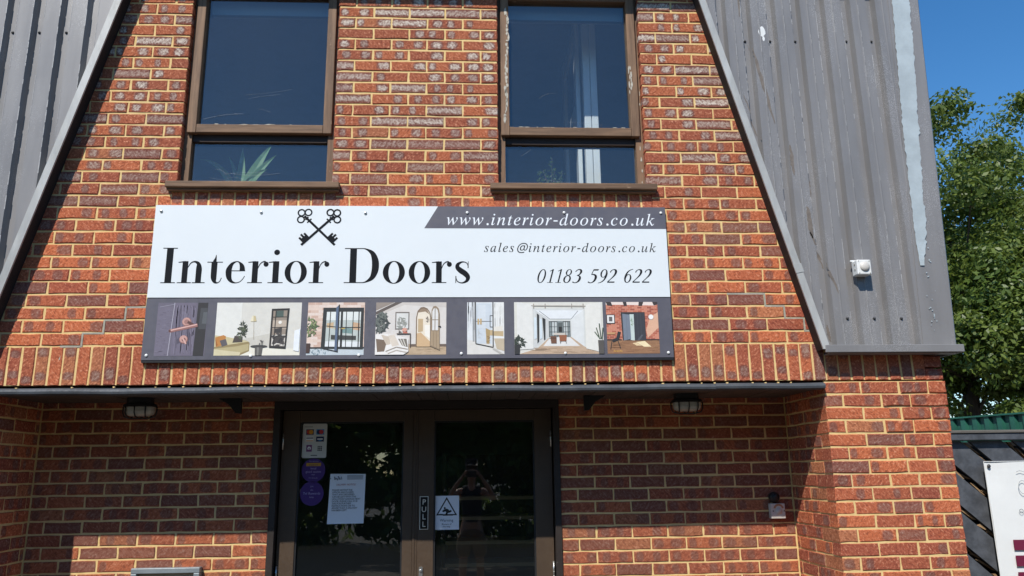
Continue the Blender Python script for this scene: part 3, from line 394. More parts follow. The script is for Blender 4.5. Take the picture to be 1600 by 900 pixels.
BR = []     # every brick: (owner, centre of front face, rotation about z, length, height, depth, upright, zone, key)
def add_brick(owner, x, y, z, L, H, Dp=.1, rz=0.0, zone=(0,0,0)):
    BR.append([owner, Vector((x, y, z+G)), rz, L, H, Dp, zone])
def pieces(a, b, joints):
    e = [a]+[j for j in sorted(joints) if a+.03 < j < b-.03]+[b]
    for i in range(len(e)-1):
        l = e[i]+(.005 if i else 0); r = e[i+1]-(.005 if i < len(e)-2 else 0)
        if r-l > .025: yield (l+r)/2, r-l
def spans(a, b, cuts):
    s = [(a, b)]
    for c, d in cuts:
        t = []
        for l, r in s:
            if d <= l or c >= r: t.append((l, r)); continue
            if c > l: t.append((l, c))
            if d < r: t.append((d, r))
        s = t
    return s
rnd = random.Random(3)
# upper wall: stretcher bond over a soldier course
for i in range(0, 35):
    z = i*.075; e = min(2.98, xin(z)+.3)
    js = [(-.281 if i % 2 == 0 else -.1685)+.225*k for k in range(-16, 17)]
    cuts = []
    if i >= 13: cuts = HOLES
    elif i >= 10: cuts = [(-1.436, -.476), (.476, 1.436)]
    for a, b in spans(-e, e, cuts):
        for x, L in pieces(a, b, js):
            add_brick(gable, x, 0, z+.0375+.002, L, .065, .1, 0, (min(1, max(0, 1.15*(z-.5)/1.1)), .34+.36*min(1, max(0, (z-.3)/1.2)), 0))
for c in (-.956, .956):
    for k in range(13):
        add_brick(gable, c-.45+.075*k, 0, .84, .065, .168, .1, 0, (.1, .25, .1))
k = 0
while 2.3715-.0751*k > -2.7:
    add_brick(gable, 2.3715-.0751*k, 0, -.1125+.002, .0651, .215, .1, 0, (.35, .42, 0)); k += 1
# pier: soldiers under the cladding, then a bonded quoin with a returned reveal
for k in range(8): add_brick(pier, 2.4455+.0752*k, 0, -.1125+.002, .065, .215, .1, 0, (.1, .45, .15))
for k in range(3): add_brick(pier, (3.005+PR)/2, 0, -.0375-.075*k, PR-3.005, .065, .1, 0, (.15, .2, 0))
def pier_rows(owner, sx, x0, x1):
    """sx = +1: reveal on the left at x0, pier to x1 ; -1 mirrored."""
    for k in range(0, 28):
        z = -.2625-.075*k; zo = (.06, .36, .05)
        if k % 2 == 0: fr = [(0, .215), (.225, .44), (.45, .612), (.622, .7225)]; rv = [(.1125, .3275), (.3375, .5525), (.5625, .598)]
        else: fr = [(0, .1025), (.1125, .3275), (.3375, .4975), (.5075, .7225)]; rv = [(.225, .44), (.45, .598)]
        for n_, (a, b) in enumerate(fr):
            xa, xb = (x0+a, x0+b) if sx > 0 else (x0-b, x0-a)
            if sx > 0 and k < 4 and n_ > 1: xa, xb = xa+.002*n_, xb+.002*n_
            add_brick(owner, (xa+xb)/2, -.004 if (sx > 0 and k < 4 and n_ > 1) else 0, z, xb-xa, .0645, (.215 if k % 2 else .1025) if n_ == 0 else .1, 0, zo)
        for a, b in rv:
            if b > a: add_brick(owner, x0, (a+b)/2, z, b-a, .065, .1, -math.pi/2*sx, zo)
        if sx > 0:                             # outer side of the pier
            for a, b in ([(.108, .323), (.333, .548)] if k % 2 == 0 else [(.005, .100), (.110, .325), (.335, .55)]):
                if n_ and not (k % 2 and a < .1): add_brick(owner, x1, (a+b)/2, z, b-a, .065, .09, math.pi/2, zo)
pier_rows(pier, 1, RR, PR); pier_rows(lpier, -1, RL, RL-.7225)
# recessed wall either side of the doors
for k in range(0, 28):
    z = -.2625-.075*k; zo = (0, .62, .45)  # last zone value puts the recess shade into the brick colour
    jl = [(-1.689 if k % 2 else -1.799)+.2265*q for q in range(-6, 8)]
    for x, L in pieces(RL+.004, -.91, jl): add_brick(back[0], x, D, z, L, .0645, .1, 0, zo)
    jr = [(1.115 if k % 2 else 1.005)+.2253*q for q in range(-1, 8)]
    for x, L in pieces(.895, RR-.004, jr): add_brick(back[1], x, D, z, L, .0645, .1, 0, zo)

def brick_mesh(mb, T, L, H, Dp, zone, rg):
    """Adds one bevelled, slightly uneven brick through transform T (front face looks to -y)."""
    h, v = L/2, H/2; q = min(.006, L*.1)
    ol = [(-h,-v), (-h*.33,-v), (h*.33,-v), (h,-v), (h,0), (h,v), (h*.33,v), (-h*.33,v), (-h,v), (-h,0)]
    jt = lambda a: rg.uniform(-a, a)
    out = [(x+jt(.0022), z+jt(.0022)) for x, z in ol]
    push = rg.uniform(-.0018, .0018)
    ins = [(x-math.copysign(q*.75, x)*(abs(x) > h*.9)+jt(.0007), z-math.copysign(q*.6, z)*(abs(z) > v*.9)+jt(.0007)) for x, z in out]
    n = len(mb.v); k = len(ol)
    pts = [(x, push+jt(.0006), z) for x, z in ins]+[(x, .0042+push, z) for x, z in out]+[(x, Dp, z) for x, z in out]
    mb.v += [tuple(T @ Vector(p)) for p in pts]
    mb.f.append(tuple(n+i for i in range(k)))
    for r in (0, 1):
        for i in range(k): j = (i+1) % k; mb.f.append((n+r*k+i, n+(r+1)*k+i, n+(r+1)*k+j, n+r*k+j))
    mb.mi += [0]*(1+2*k)
    up = H > L
    uv = [((p[2]/H+.5, p[0]/L+.5) if up else (p[0]/L+.5, p[2]/H+.5)) for p in pts]
    if max(L, H) < .13: uv = [(u*.45+.05, v_) for u, v_ in uv]
    a = tuple(rg.random() for _ in range(3)); b = tuple(rg.random() for _ in range(3))
    mb.att.setdefault('buv', []).extend([(u, v_, 0) for u, v_ in uv])
    mb.att.setdefault('rnd1', []).extend([a]*len(pts)); mb.att.setdefault('rnd2', []).extend([b]*len(pts))
    mb.att.setdefault('zone', []).extend([zone]*len(pts))

def brick_size(b):
    """Rough size in the picture, 0 when the sign, the cladding or the frame hides it."""
    owner, c, rz, L, H, Dp, zone = b
    x, z = c.x, c.z-G
    px = pixel(c)
    if not (-8 < px[0] < 1608 and -8 < px[1] < 908): return 0
    if owner == gable:
        if -1.47 < x < 1.47 and -.04 < z < .80: return 0
        if abs(x)-L*.3 > xin(z)+.02: return 0
        if z > 2.24: return 0
    if owner == lpier: return 0 if abs(rz) < .1 else 300
    if rz > .1: return 0
    a = Vector((math.cos(rz)*L/2, math.sin(rz)*L/2, 0))
    p0, p1 = pixel(c-a), pixel(c+a); q0, q1 = pixel(c-Vector((0,0,H/2))), pixel(c+Vector((0,0,H/2)))
    return abs(p1[0]-p0[0])*abs(q1[1]-q0[1])
order = sorted(range(len(BR)), key=lambda i: -brick_size(BR[i]))
single_ids = set(i for i in order[:300] if brick_size(BR[i]) > 0)
pool = {}
rest = MB()
for i, b in enumerate(BR):
    owner, c, rz, L, H, Dp, zone = b
    if i in single_ids:
        key = (round(L, 3), round(H, 3), round(Dp, 3), owner.name, int(zone[0]*4), int(zone[1]*5))
        lst = pool.setdefault(key, [])
        if len(lst) < 26:
            mb = MB(); brick_mesh(mb, Matrix.Identity(4), L, H, Dp, zone, rnd); me = mb.mesh('brick', M['brick']); lst.append(me)
        else: me = lst[rnd.randrange(len(lst))]
        o = link('brick', me, owner, c); o.rotation_euler.z = rz
    else:
        brick_mesh(rest, Matrix.Translation(c) @ Matrix.Rotation(rz, 4, 'Z'), L, H, Dp, zone, rnd)
part('brickwork', rest, M['brick'], bld, kind='stuff')

# grey mortar repairs along two stepped cracks in the upper wall
rp = MB()
for x0, z0, sx in ((-1.50, .225, -1), (1.86, .30, 1)):
    x, z = x0, z0
    for k in range(4):
        jt = min(((-.281 if (round(z/.075)-1) % 2 == 0 else -.1685)+.225*q for q in range(-16, 17)), key=lambda v: abs(v-(x+sx*.11)))
        rp.box(min(x, jt)-.004, max(x, jt)+.004, .0015, .02, G+z-.0052, G+z+.0052)
        rp.box(jt-.0052, jt+.0052, .0008, .02, G+z-.075, G+z-.004)
        x = jt; z -= .075
parts('mortar_repair', rp, weathered('grey_mortar', (.36, .34, .27), .15, 30, .9), bld)

# floors, roof, far walls and the rooms behind the glass
w = MB()
w.box(-3.05, 3.05, -.16, .0, G+2.40, G+2.9)                # eaves
eaves = part('eaves', w, M['soffit'], bld)
w = MB(); w.box(-3.15, 3.15, .02, 5.4, G+2.96, G+3.1); part('roof', w, M['black'], bld)
w = MB()
w.box(-3.08, -2.96, .26, 5.2, 0, G+2.9); w.box(2.96, 3.09, .72, 5.2, 0, G+2.9); w.box(2.96, 3.08, .26, .72, G+.0, G+2.9); w.box(-2.95, 2.95, 5.1, 5.2, 0, G+2.9)
w.box(-2.95, 2.95, .82, 5.09, .002, .03); 
parts('interior_wall', w, M['plaster'], bld)
w = MB(); w.box(-2.95, 2.95, .63, 5.09, G-.22, G-.05); w.box(-2.95, 2.95, .26, .62, G-.2, G-.05); parts('upper_floor', w, M['carpet'], bld)
w = MB(); w.box(-2.95, 2.95, .26, 5.09, G+2.62, G+2.70); part('ceiling', w, M['plaster'], bld)
w = MB(); w.box(-2.4, -1.0, .83, .9, .03, G-.23); w.box(1.0, 2.5, .83, .9, .03, G-.23); parts('entrance_lining', w, M['door_dark'], bld)

# soffit boards over the entrance and the metal flashing at its edge
sb = MB(); sb.box(-.0425, .0425, .03, .70, G-.262, G-.238, b=.002); sm = sb.mesh('soffit_board', M['soffit'])
sof = MB(); sof.box(RL, RR, .028, .72, G-.2375, G-.2275); soffit = part('soffit', sof, M['black'], bld)
x = RL+.044; k = 0
while x < RR-.03:
    o = link('soffit_board', sm, soffit, (x, 0, rnd.uniform(-.0015, .0015))); x += .0875
def flashing(x0, x1, dz, dy):
    f = MB(); n = 40; rows = []
    sec = [(.012, -.233), (-.018, -.238), (-.032, -.244), (-.038, -.256), (-.035, -.268), (-.026, -.273), (.024, -.274)]
    for i in range(n+1):
        x = x0+(x1-x0)*i/n; wv = .0018*math.sin(x*5.1)+.0012*math.sin(x*13+1)
        rows.append([(x, y-dy+wv*.6, G+z+dz+wv) for y, z in sec])
    for i in range(n):
        for j in range(len(sec)-1): f.poly([rows[i][j], rows[i+1][j], rows[i+1][j+1], rows[i][j+1]])
    f.poly(rows[0]); f.poly(rows[-1][::-1])
    return f
part('flashing', flashing(-2.9, 1.745, 0, 0), M['flash'], bld, True)
part('flashing', flashing(1.735, 2.378, .003, .003), M['flash'], bld, True)
dm = MB(); rd = random.Random(6)
for q in range(62):
    x_ = 2.336-.0751*q
    if rd.random() < .62: dm.box(x_-rd.uniform(.003, .007), x_+rd.uniform(.003, .007), -.020, -.006, G-.2365, G-.2365+rd.uniform(.004, .009), b=.0015)
part('mortar_drip', dm, M['mortar'], bld, kind='stuff')
for sx, x0 in ((1, -1.183), (-1, 1.161)):
    bk = MB(); bk.prism([(x0, G-.2635), (x0+sx*.135, G-.2635), (x0+sx*.135, G-.355), (x0+sx*.105, G-.352), (x0+sx*.062, G-.30)][::sx], .34, .37)
    part('soffit_bracket', bk, M['black'], bld)

# ------------------------------------------------------------------ sloping metal cladding
CY0, CY1 = -.082, -.045                     # crest and valley of the sheet
ZB, ZC = -.052, 2.9
def xout(z): return 3.165+.036*(z+.04)
def sheet(side, valleys, xa, xb):
    pr = [(xa, CY0)]
    for v in valleys:
        if side > 0: pr += [(v-.024, CY0), (v-.017, CY1), (v+.026, CY1), (v+.040, CY0), (v+.082, CY0), (v+.085, CY0-.003), (v+.091, CY0-.003), (v+.094, CY0)]
        else: pr += [(v-.034, CY0), (v-.018, CY1), (v+.022, CY1), (v+.036, CY0)]
    pr.append((xb, CY0)); pr = [p for p in pr if xa-.001 <= p[0] <= xb+.001]
    m = MB()
    def zb(x):
        return max(ZB, -.05+(2.36+.012-abs(x))/.2535)
    for i in range(len(pr)-1):
        (x0, y0), (x1, y1) = pr[i], pr[i+1]
        m.poly([(x0, y0, G+zb(x0)), (x1, y1, G+zb(x1)), (x1, y1, G+ZC), (x0, y0, G+ZC)])
    return m
RV = [1.922-.1625*q for q in range(8, 0, -1)]+[1.922, 2.084, 2.247, 2.412, 2.575, 2.7455, 2.912]
LV = [-2.139+.158*q for q in range(1, 9)]+[-2.139, -2.298, -2.456, -2.614, -2.772, -2.93]
clad = part('cladding', sheet(1, sorted(RV), .75, 3.075), M['clad'], bld)
cladl = part('cladding', sheet(-1, sorted(LV), -3.0, -.75), M['clad'], bld)
f = MB()                                    # flat folded corner sheet and its return along the side
f.poly([(2.962, CY0-.004, G+ZB), (xout(ZB)-.012, CY0-.010, G+ZB), (xout(ZC)-.012, CY0-.010, G+ZC), (3.062, CY0-.004, G+ZC)])
f.poly([(xout(ZB)-.012, CY0-.010, G+ZB), (xout(ZB), CY0+.004, G+ZB), (xout(ZC), CY0+.004, G+ZC), (xout(ZC)-.012, CY0-.010, G+ZC)])
f.poly([(xout(ZB), CY0+.004, G+ZB), (xout(ZB)+.002, .95, G+ZB), (xout(ZC)+.002, .95, G+ZC), (xout(ZC), CY0+.004, G+ZC)])
f.poly([(2.962, CY0-.004, G+ZB), (3.062, CY0-.004, G+ZC), (3.062, CY0+.006, G+ZC), (2.962, CY0+.006, G+ZB)])
part('corner_flashing', f, M['clad'], bld)
rg = random.Random(11)
def jag(pts, amp, step):
    out = []
    for (x0, z0), (x1, z1) in zip(pts[:-1], pts[1:]):
        n = max(1, int(math.hypot(x1-x0, z1-z0)/step))
        for i in range(n): t = i/n; out.append((x0+(x1-x0)*t+rg.gauss(0, amp), z0+(z1-z0)*t+rg.gauss(0, amp*.3)))
    return out+[pts[-1]]
lft = jag([(3.085, 2.85), (3.062, 2.229), (3.043, 1.86), (3.016, 1.33), (3.006, .91), (3.0, .62), (3.006, .47)], .003, .018)
rgt = jag([(3.195, 2.85), (3.176, 2.231), (3.156, 1.86), (3.134, 1.55), (3.110, 1.25), (3.094, 1.036), (3.080, .87), (3.083, .747), (3.055, .58), (3.030, .44)], .0045, .016)
pk = MB(); N = 160
def at(poly, z):
    for (x0, z0), (x1, z1) in zip(poly[:-1], poly[1:]):
        if min(z0, z1) <= z <= max(z0, z1) and z0 != z1: return x0+(x1-x0)*(z-z0)/(z1-z0)
    return poly[-1][0]
for i in range(N):
    za, zb_ = 2.8-(2.8-.45)*i/N, 2.8-(2.8-.45)*(i+1)/N
    a = [at(lft, za), at(rgt, za), at(rgt, zb_), at(lft, zb_)]
    yy = CY0-.0052-.006*((a[0]-2.96)/.2)
    if a[1] > a[0] and a[2] > a[3]: pk.poly([(a[0], CY0-.0100, G+za), (a[1], CY0-.0130, G+za), (a[2], CY0-.0130, G+zb_), (a[3], CY0-.0100, G+zb_)])
for q in range(26):
    cx, cz = rg.uniform(3.02, 3.075), rg.uniform(.05, .7); r = rg.uniform(.002, .006)
    pk.poly([(cx+r*math.cos(t)*rg.uniform(.6, 1.3), CY0-.0112, G+cz+r*math.sin(t)*rg.uniform(.6, 1.3)) for t in (0, 1.05, 2.1, 3.14, 4.2, 5.2)])
part('peeled_paint', pk, M['peel'], bld, kind='stuff')
pt = MB()
pt.poly([(2.186+.024*math.cos(t)*q, CY0-.0015, G+1.995+.036*math.sin(t)*q2) for t, q, q2 in [(i*.5236, rg.uniform(.75, 1.1), rg.uniform(.75, 1.1)) for i in range(12)]])
pt.poly([(2.192+.008*math.cos(t), CY0-.0015, G+1.945+.018*math.sin(t)) for t in [i*.7854 for i in range(8)]])
part('paint_blob', pt, M['white'], bld)
st = MB()                                   # brown run-off streaks on the right hand sheet
for x0, z0, x1, z1, wd in ((2.045, 2.7, 2.05, 2.10, .020), (2.105, 1.92, 2.212, 1.36, .022), (2.292, 1.22, 2.30, 1.02, .022), (2.40, 1.05, 2.405, .88, .016), (2.36, .82, 2.372, .62, .03), (2.36, .66, 2.50, .28, .022), (2.03, 1.55, 2.12, 1.25, .010), (2.42, .10, 2.43, .0, .02)):
    n = 14; L_ = []
    for i in range(n+1):
        t = i/n; wdt = wd*math.sin(math.pi*min(1, max(.06, t*.94+.03)))**.6*rg.uniform(.6, 1.15)/2
        L_.append((x0+(x1-x0)*t+rg.gauss(0, .002), z0+(z1-z0)*t, wdt))
    def ys(x):
        v = min(RV, key=lambda q: abs(q+.004-x))
        return CY1-.0012 if v-.017 < x < v+.026 else CY0-.0012
    for (a, z, wa), (b, z2, wb) in zip(L_[:-1], L_[1:]):
        xs = [t_/4 for t_ in range(5)]
        for t0, t1 in zip(xs[:-1], xs[1:]):
            p_ = [(a-wa+2*wa*t0, z), (a-wa+2*wa*t1, z), (b-wb+2*wb*t1, z2), (b-wb+2*wb*t0, z2)]; yy = [ys(q[0]) for q in p_]
            if max(yy)-min(yy) < .001: st.poly([(q[0], y_, G+q[1]) for q, y_ in zip(p_, yy)])
part('rust_stain', st, weathered('brown_stain', (.165, .138, .115), .2, 30, .7), bld, kind='stuff')
wk = MB(); rw = random.Random(21)             # coating worn through along the folds of the sheet
for side, vv in ((1, RV), (-1, LV)):
    for v_ in vv:
        for off, hw in (((-.024, .0018), (.088, .0013)) if side > 0 else ((-.034, .0024), (.036, .0012))):
            x_ = v_+off; z_ = max(ZB, -.05+(2.36+.012-abs(x_))/.2535)+.02
            while z_ < 2.4:
                l_ = rw.uniform(.015, .11)*rw.choice((1, 1, 2.2)); 
                if rw.random() < .42+.25*(z_ > 1.2) and .80 < abs(x_) < 2.95: wk.box(x_-hw*rw.uniform(.5, 1.1), x_+hw*rw.uniform(.5, 1.1), CY0-(.0042 if off == .088 else .0012), CY0+.0005, G+z_, G+z_+l_*.8)
                z_ += l_
part('worn_edge', wk, weathered('worn_bare_edge', (.37, .365, .36), .25, 60, .5), bld, kind='stuff')
# trims: slanting barge trim, inner return coloured black for its shade, bottom trim
def trim(side):
    t = MB(); u = MB()
    za, zb_ = -.05, ZC
    def P(z, off, y): return (side*(xin(z)+off), y, G+z)
    F, Bk = -.100, -.001
    w_ = .043
    q = [P(za, 0, F), P(za, w_, F), P(zb_, w_, F), P(zb_, 0, F)]
    t.poly(q if side > 0 else q[::-1]); q = [P(za, w_, F), P(za, w_+.002, CY1), P(zb_, w_+.002, CY1), P(zb_, w_, F)]; t.poly(q if side > 0 else q[::-1])
    q = [P(za, 0, F), P(zb_, 0, F), P(zb_, 0, F+.012), P(za, 0, F+.012)]; t.poly(q if side > 0 else q[::-1])
    q = [P(za, .0005, F+.012), P(zb_, .0005, F+.012), P(zb_, .004, Bk), P(za, .004, Bk)]; u.poly(q if side > 0 else q[::-1])
    return t, u
for sd in (1, -1):
    t, u = trim(sd); part('barge_trim', t, M['trim'], bld); part('trim_underside', u, M['trim_back'], bld)
jt = MB(); z_ = .42; jt.prism([(xin(.455)-.003, G+.455), (xin(.455)+.046, G+.462), (xin(.40)+.046, G+.41), (xin(.40)-.003, G+.40)], -.1025, -.098); part('trim_joint', jt, M['trim'], bld)
t = MB(); t.box(2.372, 3.195, -.104, -.090, G-.070, G-.026, b=.003); t.box(3.181, 3.195, -.0895, .95, G-.070, G-.026)
t.box(2.40, 3.18, -.089, -.010, G-.074, G-.070); part('bottom_trim', t, M['clad'], bld)
t = MB(); t.box(-3.2, -2.372, -.104, -.090, G-.070, G-.026, b=.003); part('bottom_trim', t, M['clad'], bld)
u = MB(); u.box(2.40, 3.18, -.0885, -.012, G-.0695, G-.060); part('trim_underside', u, M['trim_back'], bld)
scm = MB(); scm.lathe([(.0085, 0), (.0085, .003), (.0062, .004), (.0055, .008), (.0028, .0095)], (0, 0, 0), (0, -1, 0), 10); scm = scm.mesh('screw', M['screw'], (0,0,0), True)
for x, z in ((2.084, 1.945), (2.247, 1.948), (2.412, 1.950), (2.748, 1.956), (2.914, 1.958), (2.529, .132), (2.690, .132), (2.853, .131)):
    o = link('screw', scm, clad, (x, CY1 if z > 1 else CY0-.001, G+z))
for x, z in ((-2.456, 1.928), (-2.299, 1.931), (-2.139, 1.933)): link('screw', scm, cladl, (x, CY1, G+z))
dp = MB(); dp.tube([(3.175, .30, .02), (3.175, .30, G-.08)], .034, 12); part('downpipe', dp, M['black'], bld, True)

# ------------------------------------------------------------------ windows
def window(x0, x1, flaky):
    fr = MB(); Y0, Y1 = .048, .125
    a, b, c, d = x0+.001, x0+.045, x1-.045, x1-.001
    fr.prism([(a, G+.979), (b, G+.979), (b, G+2.59), (c, G+2.59), (c, G+.979), (d, G+.979), (d, G+2.62), (a, G+2.62)], Y0, Y1)
    win = part('window', fr, M['win_wood'], bld)
    tr = MB(); tr.box(x0+.046, x1-.046, Y0+.012, Y1, G+1.268, G+1.335, b=.004); part('transom', tr, M['win_dark'], win)
    bt = MB(); bt.box(x0+.046, x1-.046, Y0+.004, Y1, G+.980, G+1.012, b=.004); part('bottom_rail', bt, M['win_wood_h'], win)
    ca = MB(); a, b = x0+.020, x1-.020; C0, C1 = .022, .047
    ca.box(a, a+.053, C0, C1+.05, G+1.315, G+2.30, b=.004); ca.box(b-.053, b, C0, C1+.05, G+1.315, G+2.30, b=.004)
    parts('casement_stile', ca, M['win_wood'], win)
    cr = MB(); cr.box(a+.0535, b-.0535, C0+.002, C1+.05, G+1.317, G+1.372, b=.004); cr.box(a+.0535, b-.0535, C0+.002, C1+.05, G+2.262, G+2.30, b=.004)
    parts('casement_rail', cr, M['win_wood_h'], win)
    hd = MB(); hd.box(x0+.046, x1-.046, Y0+.01, Y1, G+2.302, G+2.589); part('head', hd, M['win_dark'], win)
    g = MB(); g.box(a+.050, b-.050, .060, .064, G+1.369, G+2.264); part('glass', g, M['glass'], win)
    g = MB(); g.box(x0+.043, x1-.043, .078, .082, G+1.009, G+1.270); part('glass', g, M['glass'], win)
    bd = MB(); bd.box(a+.054, b-.054, .13, .17, G+2.185, G+2.32); part('top_box', bd, flat((150, 150, 150), .6), win)  # pale grey box inside the top of the pane
    si = MB(); si.box(x0-.052, x1+.052, -.050, .047, G+.938, G+.976, b=.005); si.box(x0-.046, x1+.046, -.030, .04, G+.926, G+.9375); part('sill', si, M['win_wood_h'], win)
    fk = MB(); r = random.Random(5 if flaky else 9)
    def flake(cx, cz, rx, rz_, y): fk.prism([(cx+rx*math.cos(t)*r.uniform(.5, 1.2), cz+rz_*math.sin(t)*r.uniform(.6, 1.2)) for t in [-i*.7 for i in range(9)]], y-.0022, y-.0002)
    if flaky:
        for q in range(30): flake(a+.030+r.gauss(0, .006)+.012*q/30, G+1.42+q*.026, r.uniform(.004, .011), r.uniform(.008, .030), C0)
        for q in range(9): flake(b-.044+r.gauss(0, .004), G+1.62+q*.02+r.uniform(-.01, .01), r.uniform(.003, .006), r.uniform(.01, .03), C0)
        for q in range(12): flake(x1-.018+r.gauss(0, .006), G+1.02+q*.075, r.uniform(.002, .005), r.uniform(.008, .02), Y0)
    for q in range(16 if flaky else 8):
        flake(r.uniform(a+.06, b-.06), G+1.372+r.gauss(0, .0015), r.uniform(.006, .03), r.uniform(.001, .0026), C0+.006)
    for q in range(14): flake(r.uniform(x0+.06, x1-.06), G+1.010+r.gauss(0, .002), r.uniform(.006, .03), .0025, .062)
    cw = MB(); rc = random.Random(31 if flaky else 32)
    for q in range(9 if not flaky else 5):
        lo = rc.random() < .5; zc = G+(rc.uniform(1.03, 1.2) if lo else rc.uniform(1.39, 1.62)); yc = .0755 if lo else .0575
        xa = rc.uniform(x0+.1, x1-.35); xb = xa+rc.uniform(.06, .30); dz_ = rc.uniform(-.03, .05); sg = rc.uniform(-.015, .015)
        cw.tube([(xa+(xb-xa)*t_, yc, zc+dz_*t_+sg*4*t_*(1-t_)) for t_ in (0, .2, .4, .6, .8, 1)], rc.uniform(.00025, .0006), 4)
    part('cobweb', cw, flat((190, 196, 200), .8), win, kind='stuff')
    part('flaking_paint', fk, M['flake'], win, kind='stuff')
    return win
window(-1.411, -.501, False); window(.501, 1.411, True)

# ------------------------------------------------------------------ double entrance doors
DY = D+.045
fr = MB(); fr.prism([(-.911, .02), (-.872, .02), (-.872, G-.314), (.858, G-.314), (.858, .02), (.896, .02), (.896, G-.2635), (-.911, G-.2635)], D-.012, D+.14)
door = part('double_door', fr, M['door_dark'], bld)
def leaf(x0, x1, gx0, gx1, hinge_x, dark):
    l = MB(); z0, z1 = .03, G-.316
    l.box(x0, gx0, DY, DY+.05, z0, z1, b=.003); l.box(gx1, x1, DY, DY+.05, z0, z1, b=.003)
    l.box(gx0+.0005, gx1-.0005, DY+.002, DY+.05, G-.388, z1-.001, b=.002); l.box(gx0+.0005, gx1-.0005, DY+.002, DY+.05, z0, .30, b=.002)
    stiles = l.islands(); [part('door_stile', q, M['door'], door) for q in stiles[:2]]; [part('door_rail', q, M['door'], door) for q in stiles[2:]]
    bd = MB()
    bd.box(gx0-.001, gx0+.010, DY+.006, DY+.03, .302, G-.39); bd.box(gx1-.010, gx1+.001, DY+.006, DY+.03, .302, G-.39); bd.box(gx0+.0105, gx1-.0105, DY+.006, DY+.03, G-.399, G-.3885)
    parts('glazing_bead', bd, M['black'], door)
    g = MB(); g.box(gx0+.002, gx1-.002, DY+.020, DY+.024, .30, G-.392); part('glass', g, M['door_glass'], door)
    for zt in (-.455, -1.258, -2.10):
        h = MB(); h.tube([(hinge_x, DY-.010, G+zt), (hinge_x, DY-.010, G+zt-.105)], .0065, 10)
        for q in range(4): h.lathe([(.0075, 0), (.0075, .002)], (hinge_x, DY-.010, G+zt-.02-.022*q), (0, 0, 1), 10)
        part('hinge', h, M['steel'], door, True)
leaf(-.865, -.035, -.757, -.097, -.857, False); leaf(-.005, .851, .097, .739, .845, True)
ms = MB(); ms.box(-.0345, -.020, DY-.006, DY+.02, .03, G-.317); ms.box(-.0195, -.0055, DY-.002, DY+.02, .03, G-.317); parts('meeting_strip', ms, M['door'], door)
lk = MB(); lk.prism([(.010, G-1.355), (.034, G-1.355), (.034, G-1.283), (.030, G-1.278), (.014, G-1.278), (.010, G-1.283)], DY-.008, DY+.001); lk.lathe([(.008, 0), (.008, .006), (.006, .007)], (.022, DY-.008, G-1.30), (0,-1,0), 14)
part('lock_plate', lk, M['steel'], door)
# ------------------------------------------------------------------ lettering
def glyph(c):
    adv, vs, fs = GLYPHS[c]
    return adv/1000, [(vs[i]/1000, vs[i+1]/1000) for i in range(0, len(vs), 2)], fs
def italic_line(mb, s, x0, x1, zbase, size, y):
    """Sets s between x0 and x1 with a given x-height scale; spacing takes up the slack."""
    w = [glyph(c) for c in s]; nat = sum(g[0] for g in w)*size
    first = min(v[0] for v in w[0][1])*size; last = w[-1][0]*size-max(v[0] for v in w[-1][1])*size
    gap = ((x1-x0)-(nat-first-last))/(len(s)-1); x = x0-first
    for c, (adv, vs, fs) in zip(s, w):
        n = len(mb.v); k = .22 if c == '@' else 0
        mb.v += [(x+(vx+k*vz)*size, y, zbase+vz*size) for vx, vz in vs]
        for f in fs: mb.f.append(tuple(n+i for i in f)); mb.mi.append(0)
        x += adv*size+gap
class Pen:
    """Draws strokes of varying width in a letter's own box; each stroke lies a hair above the last."""
    def __init__(s, mb, X, Z, sx, sz, y, shear=0): s.mb, s.X, s.Z, s.sx, s.sz, s.y, s.sh, s.bold = mb, X, Z, sx, sz, y, shear, (1.16 if shear else 1)
    def P(s, x, z): return (s.X+(x+s.sh*z)*s.sx, s.y, s.Z+z*s.sz)
    def poly(s, pts): s.mb.poly([s.P(*p) for p in pts]); s.y -= .00005
    def rect(s, a, b, c, d): s.poly([(a, c), (b, c), (b, d), (a, d)])
    def ring(s, cx, cz, ro, so, ri, si, n=40):
        if s.bold > 1: ri, si = ro-(ro-ri)*1.16, so-(so-si)*1.3
        for i in range(n):
            t0, t1 = 2*math.pi*i/n, 2*math.pi*(i+1)/n
            s.mb.poly([s.P(cx+r*math.cos(t), cz+q*math.sin(t)) for r, q, t in ((ro, so, t0), (ro, so, t1), (ri, si, t1), (ri, si, t0))])
        s.y -= .00005
    def disc(s, cx, cz, r, q=None): s.poly([(cx+r*math.cos(i*math.pi/12), cz+(q or r)*math.sin(i*math.pi/12)) for i in range(24)])
    def stroke(s, pts, sub=7):
        P = [np.array(p, float) for p in pts]; Q = []
        for i in range(len(P)-1):
            p0, p1, p2, p3 = P[max(0, i-1)], P[i], P[i+1], P[min(len(P)-1, i+2)]
            for j in range(sub):
                t = j/sub; Q.append(.5*((2*p1)+(-p0+p2)*t+(2*p0-5*p1+4*p2-p3)*t*t+(-p0+3*p1-3*p2+p3)*t**3))
        Q.append(P[-1]); L = []
        for i, q in enumerate(Q):
            d = Q[min(i+1, len(Q)-1)]-Q[max(i-1, 0)]; l = math.hypot(d[0], d[1]) or 1
            nx, nz = -d[1]/l, d[0]/l; h = max(q[2]*s.bold, .012)/2
            L.append(((q[0]+nx*h, q[1]+nz*h), (q[0]-nx*h, q[1]-nz*h)))
        for a, b in zip(L[:-1], L[1:]): s.mb.poly([s.P(*a[0]), s.P(*a[1]), s.P(*b[1]), s.P(*b[0])])
        s.y -= .00005
